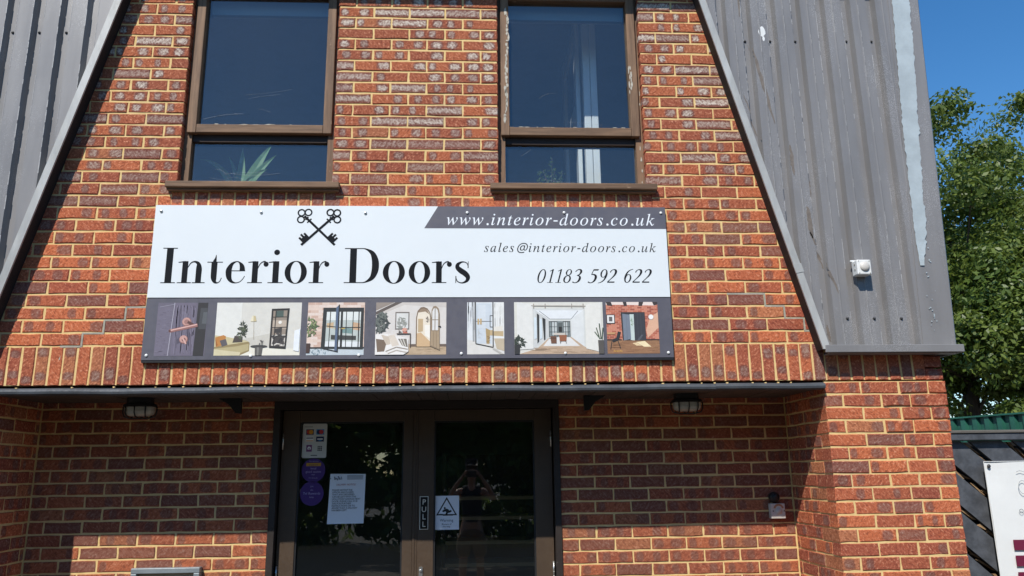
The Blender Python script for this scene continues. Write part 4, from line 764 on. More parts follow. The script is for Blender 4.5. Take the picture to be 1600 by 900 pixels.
def didone(p, c):
    """Letters of a high contrast roman, cap height 1; x runs 0..width."""
    T = .024
    def foot(a, b, z=0): p.rect(a, b, z, z+T)
    def flag(x0, x1, z): p.poly([(x0, z-.035), (x1, z-.02), (x1, z+.015), (x0, z-.012)])
    if c == 'I': p.rect(.105, .285, 0, 1); foot(0, .39); foot(0, .39, 1-T)
    if c == 'n':
        p.rect(.12, .285, 0, .62); foot(0, .405); flag(0, .2, .61); foot(.43, .80)
        p.stroke([(.275, .43, .02), (.36, .565, .03), (.47, .605, .045), (.575, .55, .10), (.605, .42, .165), (.605, .2, .165), (.605, 0, .165)])
    if c == 't':
        p.stroke([(.235, .80, .012), (.225, .70, .05), (.20, .60, .11)]); p.rect(0, .43, .58, .58+T)
        p.stroke([(.20, .60, .165), (.20, .35, .165), (.205, .15, .155), (.24, .04, .09), (.31, .008, .035), (.38, .05, .022), (.42, .15, .018)])
    if c == 'e':
        p.rect(.06, .545, .335, .335+T)
        p.stroke([(.465, .34, .155), (.445, .48, .125), (.37, .585, .045), (.285, .607, .03), (.17, .54, .085), (.10, .40, .15), (.09, .30, .165), (.11, .16, .14), (.18, .05, .08), (.29, .008, .032), (.40, .03, .022), (.48, .10, .02), (.54, .20, .018)])
    if c == 'r':
        p.rect(.12, .285, 0, .62); foot(0, .42); flag(0, .2, .61)
        p.stroke([(.275, .40, .018), (.33, .53, .026), (.41, .60, .032), (.49, .605, .05)]); p.disc(.505, .535, .072)
    if c == 'i': p.rect(.12, .285, 0, .62); foot(0, .405); flag(0, .2, .61); p.disc(.21, .875, .078)
    if c == 'o': p.ring(.32, .305, .32, .325, .155, .302)
    if c == 'D':
        p.rect(.15, .335, 0, 1); foot(0, .5); foot(0, .5, 1-T)
        p.stroke([(.42, .988, .024), (.58, .975, .035), (.76, .86, .12), (.84, .68, .18), (.86, .5, .195), (.84, .32, .18), (.76, .14, .12), (.58, .025, .035), (.42, .012, .024)])
    if c == 's':
        p.stroke([(.375, .47, .018), (.345, .56, .024), (.27, .602, .030), (.18, .595, .05), (.09, .53, .095), (.085, .44, .125), (.17, .355, .15), (.29, .27, .15), (.365, .17, .125), (.34, .07, .085), (.25, .012, .045), (.16, .008, .03), (.07, .06, .024), (.035, .18, .018)])
        p.poly([(.36, .43), (.385, .43), (.385, .62), (.37, .62)]); p.poly([(.025, 0), (.042, 0), (.05, .2), (.025, .2)])
def digit(p, c):
    if c == '0': p.ring(.27, .49, .25, .51, .165, .475)
    if c == '1': p.rect(.235, .325, .0, 1); p.stroke([(.10, .85, .03), (.2, .91, .04), (.30, .99, .03)]); p.rect(.10, .46, 0, .028)
    if c == '8': p.ring(.27, .765, .19, .235, .115, .205); p.ring(.26, .265, .235, .285, .145, .25)
    if c == '3':
        p.stroke([(.06, .80, .04), (.14, .93, .05), (.26, .98, .06), (.38, .92, .10), (.41, .77, .11), (.34, .61, .07), (.20, .53, .035)])
        p.stroke([(.20, .54, .035), (.36, .49, .07), (.43, .33, .12), (.38, .12, .10), (.24, .01, .05), (.10, .01, .05), (.02, .07, .07)])
    if c == '5':
        p.poly([(.17, .90), (.47, .90), (.50, 1.0), (.17, 1.0)]); p.stroke([(.18, .97, .04), (.145, .78, .04), (.11, .60, .04)])
        p.stroke([(.11, .59, .035), (.24, .61, .07), (.38, .52, .11), (.42, .35, .125), (.37, .14, .10), (.24, .01, .05), (.10, .0, .05), (.0, .07, .07)])
    if c == '9': p.ring(.27, .69, .22, .31, .135, .28); p.stroke([(.455, .70, .09), (.44, .45, .095), (.36, .2, .075), (.2, .03, .045), (.03, -.02, .03)])
    if c == '6': p.ring(.27, .31, .22, .32, .135, .285); p.stroke([(.085, .30, .09), (.10, .55, .095), (.18, .80, .075), (.33, .95, .045), (.48, 1.0, .03)])
    if c == '2':
        p.stroke([(.06, .76, .06), (.10, .89, .05), (.22, .97, .05), (.36, .93, .10), (.41, .77, .12), (.36, .55, .09), (.20, .30, .05), (.01, .05, .05)])
        p.rect(.01, .46, 0, .085)
def plain_text(s, size, mat_, parent, x, y, z, name='lettering', align='CENTER', space=1.0, wide=1.0, line=1.0):
    """Small sans lettering from the built-in font, turned to stand on a wall."""
    cu = bpy.data.curves.new('text', 'FONT'); cu.body = s; cu.size = size; cu.align_x = align; cu.resolution_u = 2; cu.space_character = space; cu.space_line = line
    o = bpy.data.objects.new('text', cu); COL.objects.link(o); bpy.context.view_layer.update()
    me = bpy.data.meshes.new_from_object(o.evaluated_get(bpy.context.evaluated_depsgraph_get()))
    bpy.data.objects.remove(o); bpy.data.curves.remove(cu)
    me.transform(Matrix(((wide,0,0,0), (0,0,-1,0), (0,1,0,0), (0,0,0,1)))); me.materials.clear(); me.materials.append(mat_); me.name = name
    return link(name, me, parent, Vector((x, y, z))-world_off(parent))

# ------------------------------------------------------------------ the sign board
SY = -.026
sign = thing('shop_sign', 'long white and charcoal printed shop sign with crossed keys and a strip of door pictures', 'sign', (0, 0, G+.37))
m = MB(); m.box(-1.509, 1.505, SY, -.004, G+.2755, G+.831); part('white_panel', m, M['sign_white'], sign)
m = MB(); m.box(-1.509, 1.505, SY-.001, -.004, G-.083, G+.270); part('charcoal_panel', m, M['sign_grey'], sign)
m = MB(); m.box(-1.507, 1.503, SY+.004, -.0035, G+.2695, G+.276); part('panel_joint', m, M['black'], sign)
m = MB(); m.box(-1.5085, 1.5045, SY+.002, -.002, G-.097, G-.0835); part('edge_shadow_strip', m, M['black'], sign)  # dark strip drawn as the thin shadow under the board
m = MB(); m.poly([(.057, SY-.0006, G+.694), (1.5048, SY-.0006, G+.694), (1.5048, SY-.0006, G+.8308), (.137, SY-.0006, G+.8308)][::1]); part('header_band', m, M['sign_grey'], sign)
# shop name
m = MB(); cap = .2105; zb0 = G+.360
LET = [('I', -1.443, -1.361, .39), ('n', -1.350, -1.194, .80), ('t', -1.187, -1.099, .43), ('e', -1.081, -.969, .545), ('r', -.954, -.838, .577), ('i', -.838, -.752, .405),
       ('o', -.744, -.617, .64), ('r', -.604, -.490, .577), ('D', -.403, -.203, .957), ('o', -.180, -.052, .64), ('o', -.030, .095, .64), ('r', .105, .221, .577), ('s', .237, .322, .40)]
for c, a, b, wd in LET:
    m = MB(); didone(Pen(m, a, zb0, (b-a)/wd, cap, SY-.0006), c); part('letter', m, M['ink'], sign)
m = MB(); italic_line(m, 'www.interior-doors.co.uk', .190, 1.438, G+.7145, .152, SY-.0014); part('web_address', m, flat((238, 242, 246)), sign)
m = MB(); italic_line(m, 'sales@interior-doors.co.uk', .410, 1.437, G+.549, .116, SY-.0006); part('mail_address', m, flat((30, 34, 40), .7, .2), sign)
TX = [.710, .7665, .815, .865, .9235, 1.0175, 1.0745, 1.131, 1.2235, 1.2815, 1.3385]
for c, a in zip('01183592622', TX): m = MB(); digit(Pen(m, a+.002, G+.3615, .094, .082, SY-.0006, .24), c); part('digit', m, flat((22, 25, 31), .7, .2), sign)
# crossed keys
m = MB(); yk = [SY-.0006]
def kr(cx, cz, r, wd=.0085):
    p = Pen(m, cx, G+cz, 1, 1, yk[0]); p.ring(0, 0, r, r, r-wd, r-wd, 28); yk[0] -= .00006
def kq(cx, cz, ang, a, b, c, d):
    ca, sa = math.cos(ang), math.sin(ang); p = Pen(m, 0, G, 1, 1, yk[0])
    p.poly([(cx+u*ca-v*sa, cz+u*sa+v*ca) for u, v in ((a, c), (b, c), (b, d), (a, d))]); yk[0] -= .00006
for sd in (1, -1):
    cx = -.5605; bx = cx-sd*.084; ang = math.atan2(-.172, sd*.178)
    for ox, oz in ((-.018*sd, .023), (.022*sd, .025), (-.020*sd, -.019)): kr(bx+ox-.002*sd, .764+oz, .0235)
    kq(bx, .764, ang, -.004, .252, -.0068, .0068)
    f = -1 if sd > 0 else 1
    for u0, u1, v0, v1 in ((.034, .042, -.017, .017), (.012, .022, -.012, .012)): kq(bx, .764, ang, u0, u1, v0, v1)
    e = 1 if sd > 0 else -1
    for u0, u1, v1 in ((.186, .236, .022), (.186, .198, .042), (.204, .216, .050), (.224, .236, .042)): kq(bx, .764, ang, u0, u1, min(0, e*v1), max(0, e*v1))
    for u0, v in ((.198, .028), (.216, .028)): kq(bx, .764, ang, u0-.002, u0+.010, min(e*.02, e*v), max(e*.02, e*v))
part('crossed_keys', m, M['ink'], sign)
# screws
sc2 = MB(); sc2.lathe([(.0088, 0), (.0088, .002), (.0065, .0045), (.002, .0055)], (0,0,0), (0,-1,0), 14)
sc_w = sc2.mesh('sign_screw', M['white'], (0,0,0), True); sc_g = sc2.mesh('sign_screw', M['steel'], (0,0,0), True)
for x, z, me in ((-1.475, .793, sc_g), (-.899, .788, sc_g), (-.291, .786, sc_g), (.311, .791, sc_w), (.891, .794, sc_w), (1.478, .794, sc_w), (-1.481, -.057, sc_w), (-.906, -.063, sc_w), (-.302, -.061, sc_w), (.278, -.055, sc_w), (.875, -.056, sc_w), (1.474, -.056, sc_w)):
    link('sign_screw', me, sign, Vector((x, SY-.002, z-.37)))

# the seven printed pictures, each a flat print of layered shapes in its own 0..1 box
def picture(x0, x1, z0, z1, shapes, skew=0):
    mb = MB(); mats = []; names = {}; y = SY-.0016; ar = (x1-x0)/(z1-z0)
    def mi(c):
        if c not in names: names[c] = len(mats); mats.append(inkprint(c))
        return names[c]
    def P(u, v): return (x0+(x1-x0)*u, y, z0+(z1-z0)*v)
    def clip(pts):
        return [(min(1, max(0, u)), min(1, max(0, v))) for u, v in pts]
    for s in shapes:
        k, c = s[0], mi(s[1])
        if k == 'r': a, b, q, d = s[2:6]; mb.poly([P(a, q), P(b, q), P(b, d), P(a, d)], c)
        elif k == 'p': mb.poly([P(u, v) for u, v in clip(s[2])], c)
        elif k == 'c': cx, cz, r = s[2:5]; e = s[5] if len(s) > 5 else 1; mb.poly([P(cx+r*math.cos(t), cz+r*ar*e*math.sin(t)) for t in [i*math.pi/10 for i in range(20)]], c)
        elif k == 'l':
            w_ = s[3]
            for (u0, v0), (u1, v1) in zip(s[2][:-1], s[2][1:]):
                dx, dz = (u1-u0)*ar, v1-v0; l = math.hypot(dx, dz) or 1; nx, nz = -dz/l*w_/2/ar, dx/l*w_/2
                mb.poly([P(*q) for q in clip([(u0+nx, v0+nz), (u0-nx, v0-nz), (u1-nx, v1-nz), (u1+nx, v1+nz)])], c); y -= .00003
        elif k == 'leafy':
            cx, cz, rx, rz_, n = s[2:7]; r = random.Random(n)
            for i in range(n):
                a_ = r.uniform(0, 6.283); q = math.sqrt(r.random()); u, v = cx+rx*q*math.cos(a_), cz+rz_*q*math.sin(a_); t = r.uniform(0, 6.28); l = r.uniform(.35, .7)*min(rx*ar, rz_)
                mb.poly([P(*w2) for w2 in clip([(u+l*math.cos(t)/ar, v+l*math.sin(t)), (u+l*.3*math.cos(t+1.57)/ar, v+l*.3*math.sin(t+1.57)), (u-l*math.cos(t)/ar, v-l*math.sin(t)), (u-l*.3*math.cos(t+1.57)/ar, v-l*.3*math.sin(t+1.57))])], c); y -= .00002
        elif k == 'grain':
            a, b, q, d, n, hor = s[2:8]; r = random.Random(n)
            for i in range(n):
                if hor: v = r.uniform(q, d); u = r.uniform(a, b); l = r.uniform(.05, .25)*(b-a); h = .006; pts = [(u, v), (min(b, u+l), v), (min(b, u+l), v+h), (u, v+h)]
                else: u = r.uniform(a, b-.012); v = r.uniform(q, d); l = r.uniform(.2, .6)*(d-q); pts = [(u, v), (u+.012, v), (u+.012, min(d, v+l)), (u, min(d, v+l))]
                mb.poly([P(*w2) for w2 in clip(pts)], c)
            y -= .00002
        elif k == 'bricks':
            a, b, q, d, nr = s[2:7]; cols = s[7]; r = random.Random(nr); h = (d-q)/nr; L_ = h*2.6/ar
            for i in range(nr):
                u = a-L_*(i % 2)/2
                while u < b:
                    mb.poly([P(*w2) for w2 in ((max(a, u+.004), q+h*i+h*.1), (min(b, u+L_-.004) if min(b, u+L_-.004) > max(a, u+.004) else max(a, u+.004)+.001, q+h*i+h*.1), (min(b, u+L_-.004) if min(b, u+L_-.004) > max(a, u+.004) else max(a, u+.004)+.001, q+h*(i+1)), (max(a, u+.004), q+h*(i+1)))], mi(r.choice(cols))); u += L_
            y -= .00002
        y -= .00004
    part('printed_picture', mb, mats, sign)
ZA, ZB2 = G-.060, G+.2445
W_ = (226, 222, 214)
picture(-1.441, -1.163, ZA, ZB2, [
    ('r', (104, 99, 114), 0, 1, 0, 1), ('r', (112, 106, 122), 0, .3, 0, .93), ('grain', (88, 82, 98), 0, .3, .02, .9, 46, True), ('grain', (128, 122, 138), 0, .3, .02, .9, 30, True),
    ('r', (110, 103, 120), .33, .77, 0, 1), ('grain', (90, 84, 100), .33, .76, 0, .95, 40, False), ('grain', (126, 119, 136), .33, .76, 0, .95, 26, False),
    ('p', (42, 41, 44), [(.77, 0), (.98, 0), (1, 1), (.80, 1)]), ('p', (66, 68, 72), [(.84, .5), (.99, .5), (1, .9), (.86, .9)]), ('p', (88, 92, 96), [(.9, .6), (.995, .6), (.998, .82), (.92, .82)]),
    ('l', (176, 172, 184), [(.27, 0), (.33, 1)], .012), ('l', (150, 146, 158), [(.04, .92), (.32, .97)], .010),
    ('p', (84, 78, 94), [(.44, .22), (.56, .28), (.5, .36), (.42, .3)]),
    ('c', (150, 106, 98), .60, .635, .092), ('c', (198, 152, 142), .59, .645, .080), ('c', (160, 116, 108), .60, .635, .052),
    ('l', (92, 60, 56), [(.62, .635), (.76, .565)], .05), ('l', (150, 104, 98), [(.27, .462), (.82, .575)], .064), ('l', (222, 178, 168), [(.28, .474), (.81, .587)], .022), ('c', (96, 62, 60), .275, .465, .024),
    ('c', (150, 106, 98), .565, .305, .085), ('c', (202, 156, 146), .558, .315, .074), ('c', (120, 82, 78), .57, .30, .040), ('l', (214, 170, 160), [(.54, .34), (.62, .22)], .03)])
picture(-1.112, -.635, ZA, ZB2, [
    ('r', (219, 216, 206), 0, 1, 0, 1), ('p', (229, 228, 220), [(0, .12), (.30, .3), (.30, 1), (0, 1)]), ('p', (234, 230, 214), [(0, 0), (1, 0), (1, .12), (.62, .14), (.3, .22), (0, .14)]), ('p', (206, 202, 190), [(.31, .3), (.66, .42), (.66, .16), (.4, .2)]), ('r', (205, 202, 194), .298, .302, .22, .98),
    ('p', (150, 132, 90), [(0, .0), (.30, .0), (.41, .08), (.41, .24), (.37, .28), (.14, .34), (0, .37)]), ('p', (206, 194, 152), [(0, .16), (.24, .22), (.4, .26), (.36, .28), (.14, .35), (0, .38)]), ('p', (186, 172, 128), [(0, .02), (.28, .03), (.40, .1), (.4, .22), (.25, .17), (0, .13)]), ('p', (214, 203, 166), [(0, 0), (.30, 0), (.31, .06), (0, .12)]),
    ('p', (190, 128, 62), [(.005, .34), (.10, .385), (.13, .36), (.12, .2), (.02, .16)]), ('p', (160, 98, 42), [(.005, .34), (.04, .2), (.02, .16)]), ('p', (92, 88, 92), [(.06, .28), (.13, .31), (.155, .2), (.09, .165)]), ('p', (74, 66, 60), [(.23, .37), (.325, .355), (.325, .25), (.21, .24)]),
    ('leafy', (52, 60, 46), .32, .47, .05, .16, 40), ('leafy', (84, 92, 70), .315, .42, .05, .12, 18),
    ('p', (206, 190, 146), [(.405, .64), (.475, .64), (.46, .745), (.425, .75)]), ('p', (232, 222, 190), [(.405, .64), (.44, .64), (.44, .74), (.425, .75)]), ('l', (180, 170, 150), [(.44, .75), (.455, .3)], .006),
    ('p', (32, 33, 34), [(.648, .88), (.858, .89), (.835, .12), (.640, .14)]), ('p', (150, 136, 122), [(.668, .84), (.835, .85), (.818, .17), (.662, .18)]), ('p', (74, 92, 86), [(.70, .84), (.79, .845), (.79, .72), (.70, .72)]), ('p', (188, 172, 154), [(.668, .66), (.83, .66), (.83, .5), (.667, .5)]), ('p', (58, 56, 56), [(.69, .5), (.78, .52), (.78, .42), (.69, .42)]), ('p', (214, 208, 198), [(.668, .38), (.825, .39), (.818, .17), (.662, .18)]), ('c', (44, 44, 48), .75, .30, .06, .8), ('leafy', (70, 66, 64), .745, .30, .08, .12, 20),
    ('l', (30, 30, 30), [(.70, .84), (.692, .18)], .016), ('l', (30, 30, 30), [(.665, .52), (.83, .53)], .014), ('l', (30, 30, 30), [(.667, .72), (.83, .725)], .012), ('l', (30, 30, 30), [(.664, .36), (.825, .365)], .012), ('c', (240, 236, 226), .755, .62, .02),
    ('p', (236, 240, 244), [(.93, .46), (.995, .5), (.99, .07), (.925, .09)]), ('c', (60, 60, 60), .52, .17, .10, .16), ('p', (92, 90, 86), [(.475, .15), (.565, .15), (.555, .0), (.48, .0)]), ('p', (130, 128, 122), [(.50, .15), (.525, .15), (.522, 0), (.502, 0)]), ('leafy', (90, 84, 80), .545, .235, .025, .05, 14)])
picture(-.599, -.276, ZA, ZB2, [
    ('r', (222, 196, 180), 0, 1, 0, 1), ('bricks', (0, 0, 0), 0, 1, .14, 1, 17, ((214, 186, 168), (226, 204, 188), (206, 174, 156), (230, 212, 200))),
    ('r', (196, 206, 210), 0, 1, 0, .13), ('leafy', (120, 140, 150), .25, .06, .25, .06, 24), ('r', (30, 34, 36), 0, .28, .12, .15), ('r', (30, 34, 36), .96, 1, .12, .15),
    ('p', (36, 42, 44), [(.27, .90), (.985, .90), (.985, .10), (.25, .12)]), ('p', (190, 198, 192), [(.335, .82), (.935, .82), (.93, .15), (.32, .16)]), ('p', (226, 230, 226), [(.335, .82), (.935, .82), (.93, .66), (.33, .66)]), ('p', (206, 178, 140), [(.34, .6), (.46, .62), (.46, .5), (.34, .52)]), ('p', (204, 168, 134), [(.80, .62), (.92, .6), (.92, .46), (.80, .48)]), ('p', (120, 150, 146), [(.6, .52), (.8, .5), (.8, .4), (.6, .42)]), ('p', (60, 62, 60), [(.42, .38), (.86, .36), (.86, .28), (.42, .29)]), ('p', (228, 232, 232), [(.33, .26), (.93, .25), (.93, .15), (.32, .16)]),
    ('l', (28, 32, 34), [(.60, .84), (.60, .14)], .040), ('l', (28, 32, 34), [(.68, .82), (.68, .14)], .014), ('l', (28, 32, 34), [(.80, .82), (.79, .14)], .014), ('l', (28, 32, 34), [(.90, .82), (.90, .14)], .020), ('l', (28, 32, 34), [(.40, .82), (.385, .14)], .014), ('l', (28, 32, 34), [(.56, .52), (.93, .52)], .016), ('l', (28, 32, 34), [(.33, .55), (.5, .53)], .014), ('l', (196, 170, 90), [(.48, .5), (.56, .5)], .02), ('l', (196, 170, 90), [(.60, .5), (.66, .5)], .02),
    ('p', (84, 102, 128), [(.495, .90), (.55, .96), (.545, .05), (.49, .09)]), ('l', (26, 30, 34), [(.548, .96), (.540, .05)], .022), ('l', (26, 30, 34), [(.27, .13), (.545, .06)], .02),
    ('leafy', (84, 102, 66), .075, .52, .09, .22, 26), ('leafy', (140, 152, 104), .085, .50, .08, .2, 14), ('p', (66, 46, 42), [(0, .22), (.07, .22), (.06, .04), (0, .04)])])
picture(-.212, .191, ZA, ZB2, [
    ('r', (220, 214, 207), 0, 1, 0, 1), ('p', (206, 198, 190), [(0, .8), (.36, 1), (1, 1), (1, .9), (.4, .95), (.1, .78)]), ('p', (150, 138, 128), [(0, 1), (.26, 1), (0, .84)]), ('p', (94, 84, 78), [(.0, .82), (.27, 1), (.37, 1), (.0, .76)]), ('p', (192, 168, 138), [(0, 0), (1, 0), (1, .16), (.5, .2), (0, .2)]), ('grain', (166, 140, 110), .45, 1, .01, .15, 30, True), ('r', (108, 92, 80), .5, 1, .15, .20),
    ('r', (118, 110, 104), .275, .475, .475, .815), ('r', (220, 219, 214), .29, .46, .50, .79), ('leafy', (150, 152, 144), .37, .60, .06, .12, 30), ('leafy', (64, 72, 72), .08, .60, .09, .20, 60), ('leafy', (104, 110, 104), .09, .62, .09, .18, 24),
    ('p', (124, 104, 84), [(.57, .15), (.57, .7), (.59, .83), (.635, .9), (.68, .91), (.73, .88), (.77, .80), (.785, .7), (.785, .15)]), ('p', (236, 224, 204), [(.585, .15), (.585, .7), (.60, .80), (.64, .87), (.68, .88), (.72, .86), (.76, .79), (.77, .7), (.77, .15)]), ('p', (150, 128, 106), [(.60, .80), (.64, .87), (.68, .88), (.72, .86), (.765, .76), (.70, .82)]), ('p', (196, 170, 132), [(.60, .68), (.67, .68), (.67, .44), (.60, .42)]), ('p', (212, 178, 136), [(.585, .15), (.77, .15), (.77, .25), (.64, .42), (.585, .40)]), ('leafy', (110, 100, 92), .735, .66, .03, .06, 16), ('p', (246, 240, 228), [(.69, .56), (.77, .56), (.77, .3), (.70, .36)]),
    ('p', (150, 130, 106), [(.775, .16), (.79, .85), (.815, .92), (.85, .93), (.89, .88), (.905, .78), (.91, .08)]), ('p', (226, 224, 220), [(.80, .46), (.80, .82), (.82, .88), (.85, .89), (.875, .85), (.885, .78), (.885, .46)]), ('l', (140, 120, 98), [(.84, .9), (.84, .46)], .014), ('l', (140, 120, 98), [(.795, .66), (.89, .66)], .014), ('p', (170, 148, 120), [(.785, .44), (.90, .44), (.905, .1), (.78, .18)]), ('l', (140, 118, 92), [(.82, .44), (.82, .15)], .008), ('l', (140, 118, 92), [(.86, .44), (.865, .12)], .008), ('l', (30, 28, 28), [(.885, .53), (.925, .53)], .024),
    ('r', (96, 84, 74), .30, .50, .385, .405), ('r', (96, 84, 74), .485, .50, .14, .39), ('c', (216, 160, 140), .41, .47, .035, .8), ('r', (200, 110, 90), .39, .45, .405, .43), ('leafy', (90, 84, 80), .35, .43, .03, .04, 10),
    ('p', (238, 234, 228), [(0, .38), (.1, .40), (.3, .36), (.46, .3), (.47, .06), (.40, 0), (0, 0)]), ('p', (122, 104, 88), [(.01, .3), (.12, .28), (.16, .22), (.13, .06), (.03, .05)]), ('p', (206, 192, 174), [(.08, .38), (.19, .34), (.22, .2), (.16, .18)]), ('p', (222, 210, 194), [(.18, .36), (.27, .38), (.34, .18), (.24, .15)]), ('p', (122, 116, 106), [(.32, .30), (.44, .30), (.46, .14), (.38, .17)]), ('l', (214, 208, 196), [(.35, .3), (.40, .16)], .018), ('l', (214, 208, 196), [(.39, .3), (.43, .16)], .018), ('l', (150, 140, 128), [(.15, .06), (.3, .14), (.46, .1)], .02), ('l', (180, 170, 158), [(.18, .02), (.3, .08), (.45, .04)], .02)])
picture(.311, .524, ZA, ZB2, [
    ('r', (226, 229, 230), 0, 1, 0, 1), ('p', (222, 219, 212), [(0, 0), (1, 0), (1, .12), (.7, .18), (0, .28)]), ('grain', (204, 208, 210), 0, .2, .3, 1, 18, False), ('r', (206, 214, 220), .24, .66, .2, .98), ('r', (214, 220, 224), .30, .5, .5, .95), ('r', (232, 232, 228), .72, 1, .2, 1), ('grain', (214, 214, 208), .72, .98, .3, .98, 14, False),
    ('l', (110, 112, 112), [(.155, 1), (.165, .24)], .016), ('l', (150, 150, 150), [(.20, 1), (.20, .24)], .012), ('l', (60, 62, 62), [(.225, 1), (.235, .2)], .020),
    ('p', (196, 172, 132), [(.54, .46), (.98, .46), (.98, .34), (.60, .36)]), ('p', (176, 150, 104), [(.5, .50), (.62, .46), (.60, .2), (.52, .2)]), ('p', (232, 226, 214), [(.7, .52), (.95, .54), (.98, .44), (.7, .44)]), ('p', (196, 180, 154), [(.72, .3), (1, .3), (1, .06), (.8, .1)]), ('leafy', (130, 104, 66), .57, .27, .05, .08, 14),
    ('l', (54, 56, 56), [(.70, 1), (.70, .12)], .020), ('l', (40, 42, 42), [(.235, .2), (.70, .13)], .020), ('l', (120, 116, 108), [(.24, .63), (.66, .63)], .010), ('l', (80, 80, 78), [(.62, .74), (.62, .52), (.70, .52)], .012), ('l', (80, 80, 78), [(.62, .74), (.70, .74)], .012), ('l', (200, 170, 120), [(.30, .68), (.30, .57)], .03), ('l', (200, 170, 120), [(.37, .68), (.37, .57)], .03), ('leafy', (206, 208, 206), .33, .40, .05, .1, 10), ('p', (190, 186, 178), [(.7, .13), (1, .0), (.9, 0), (.68, .1)])])
picture(.583, 1.100, ZA, ZB2, [
    ('r', (221, 219, 209), 0, 1, 0, 1), ('r', (214, 216, 212), .21, .80, .1, .88), ('p', (231, 234, 235), [(.24, .84), (.78, .84), (.64, .67), (.39, .67)]), ('p', (206, 208, 206), [(.24, .84), (.39, .67), (.38, .3), (.22, .12)]), ('p', (224, 226, 224), [(.78, .84), (.64, .67), (.645, .3), (.78, .1)]), ('l', (130, 134, 134), [(.28, .83), (.40, .67), (.64, .67), (.72, .83)], .010),
    ('p', (194, 168, 142), [(.05, 0), (.98, 0), (.78, .14), (.64, .32), (.38, .3), (.25, .1)]), ('grain', (168, 140, 114), .15, .9, .01, .12, 40, True), ('p', (226, 224, 220), [(.32, .15), (.73, .15), (.62, .32), (.40, .32)]),
    ('r', (128, 138, 138), .39, .625, .32, .63), ('r', (196, 202, 200), .42, .48, .36, .61), ('r', (190, 196, 194), .55, .60, .36, .61), ('r', (90, 98, 98), .49, .54, .34, .60), ('r', (24, 26, 28), .497, .533, .42, .52)]+
    [('l', (50, 56, 58), [(u, .32), (u, .63)], .010) for u in (.39, .42, .45, .48, .55, .575, .60, .625)]+[('l', (50, 56, 58), [(.39, v), (.48, v)], .008) for v in (.42, .52, .62)]+[('l', (50, 56, 58), [(.55, v), (.625, v)], .008) for v in (.42, .52, .62)]+
    [('p', (40, 44, 46), [(.255, .78), (.28, .75), (.275, .24), (.255, .2)]), ('p', (40, 44, 46), [(.315, .70), (.35, .67), (.345, .28), (.33, .26)]), ('p', (214, 226, 232), [(.222, .7), (.25, .7), (.25, .3), (.222, .28)]), ('p', (214, 226, 232), [(.285, .68), (.312, .66), (.31, .3), (.285, .28)]),
     ('p', (150, 92, 62), [(.50, .36), (.585, .36), (.58, .24), (.505, .24)]), ('p', (112, 74, 54), [(.40, .34), (.47, .34), (.47, .2), (.41, .2)]), ('l', (60, 44, 36), [(.39, .3), (.47, .3)], .012), ('p', (206, 196, 184), [(.44, .40), (.57, .40), (.57, .36), (.44, .36)]), ('l', (70, 50, 40), [(.52, .25), (.51, .2)], .01), ('l', (70, 50, 40), [(.57, .25), (.58, .2)], .01),
     ('p', (229, 228, 222), [(.03, .08), (.21, .1), (.21, .96), (.03, 1)]), ('p', (230, 228, 220), [(.80, .1), (.9, .06), (.98, .02), (.98, 1), (.80, .94)]), ('l', (176, 170, 160), [(.19, .93), (.81, .92)], .022), ('l', (160, 152, 142), [(.22, .97), (.22, .88)], .016), ('l', (160, 152, 142), [(.35, .97), (.35, .88)], .016), ('l', (160, 152, 142), [(.65, .97), (.65, .88)], .016), ('l', (160, 152, 142), [(.78, .97), (.78, .88)], .016),
     ('leafy', (46, 58, 48), .06, .24, .065, .1, 34), ('p', (42, 44, 46), [(.0, .18), (.065, .18), (.055, 0), (.0, 0)]), ('l', (70, 88, 68), [(.955, .28), (.92, .5)], .020), ('l', (56, 74, 58), [(.97, .28), (.955, .58)], .022), ('l', (70, 88, 68), [(.98, .28), (.995, .5)], .02), ('l', (80, 98, 76), [(.96, .28), (.90, .42)], .018), ('p', (84, 80, 76), [(.935, .26), (1, .26), (1, 0), (.94, 0)])])
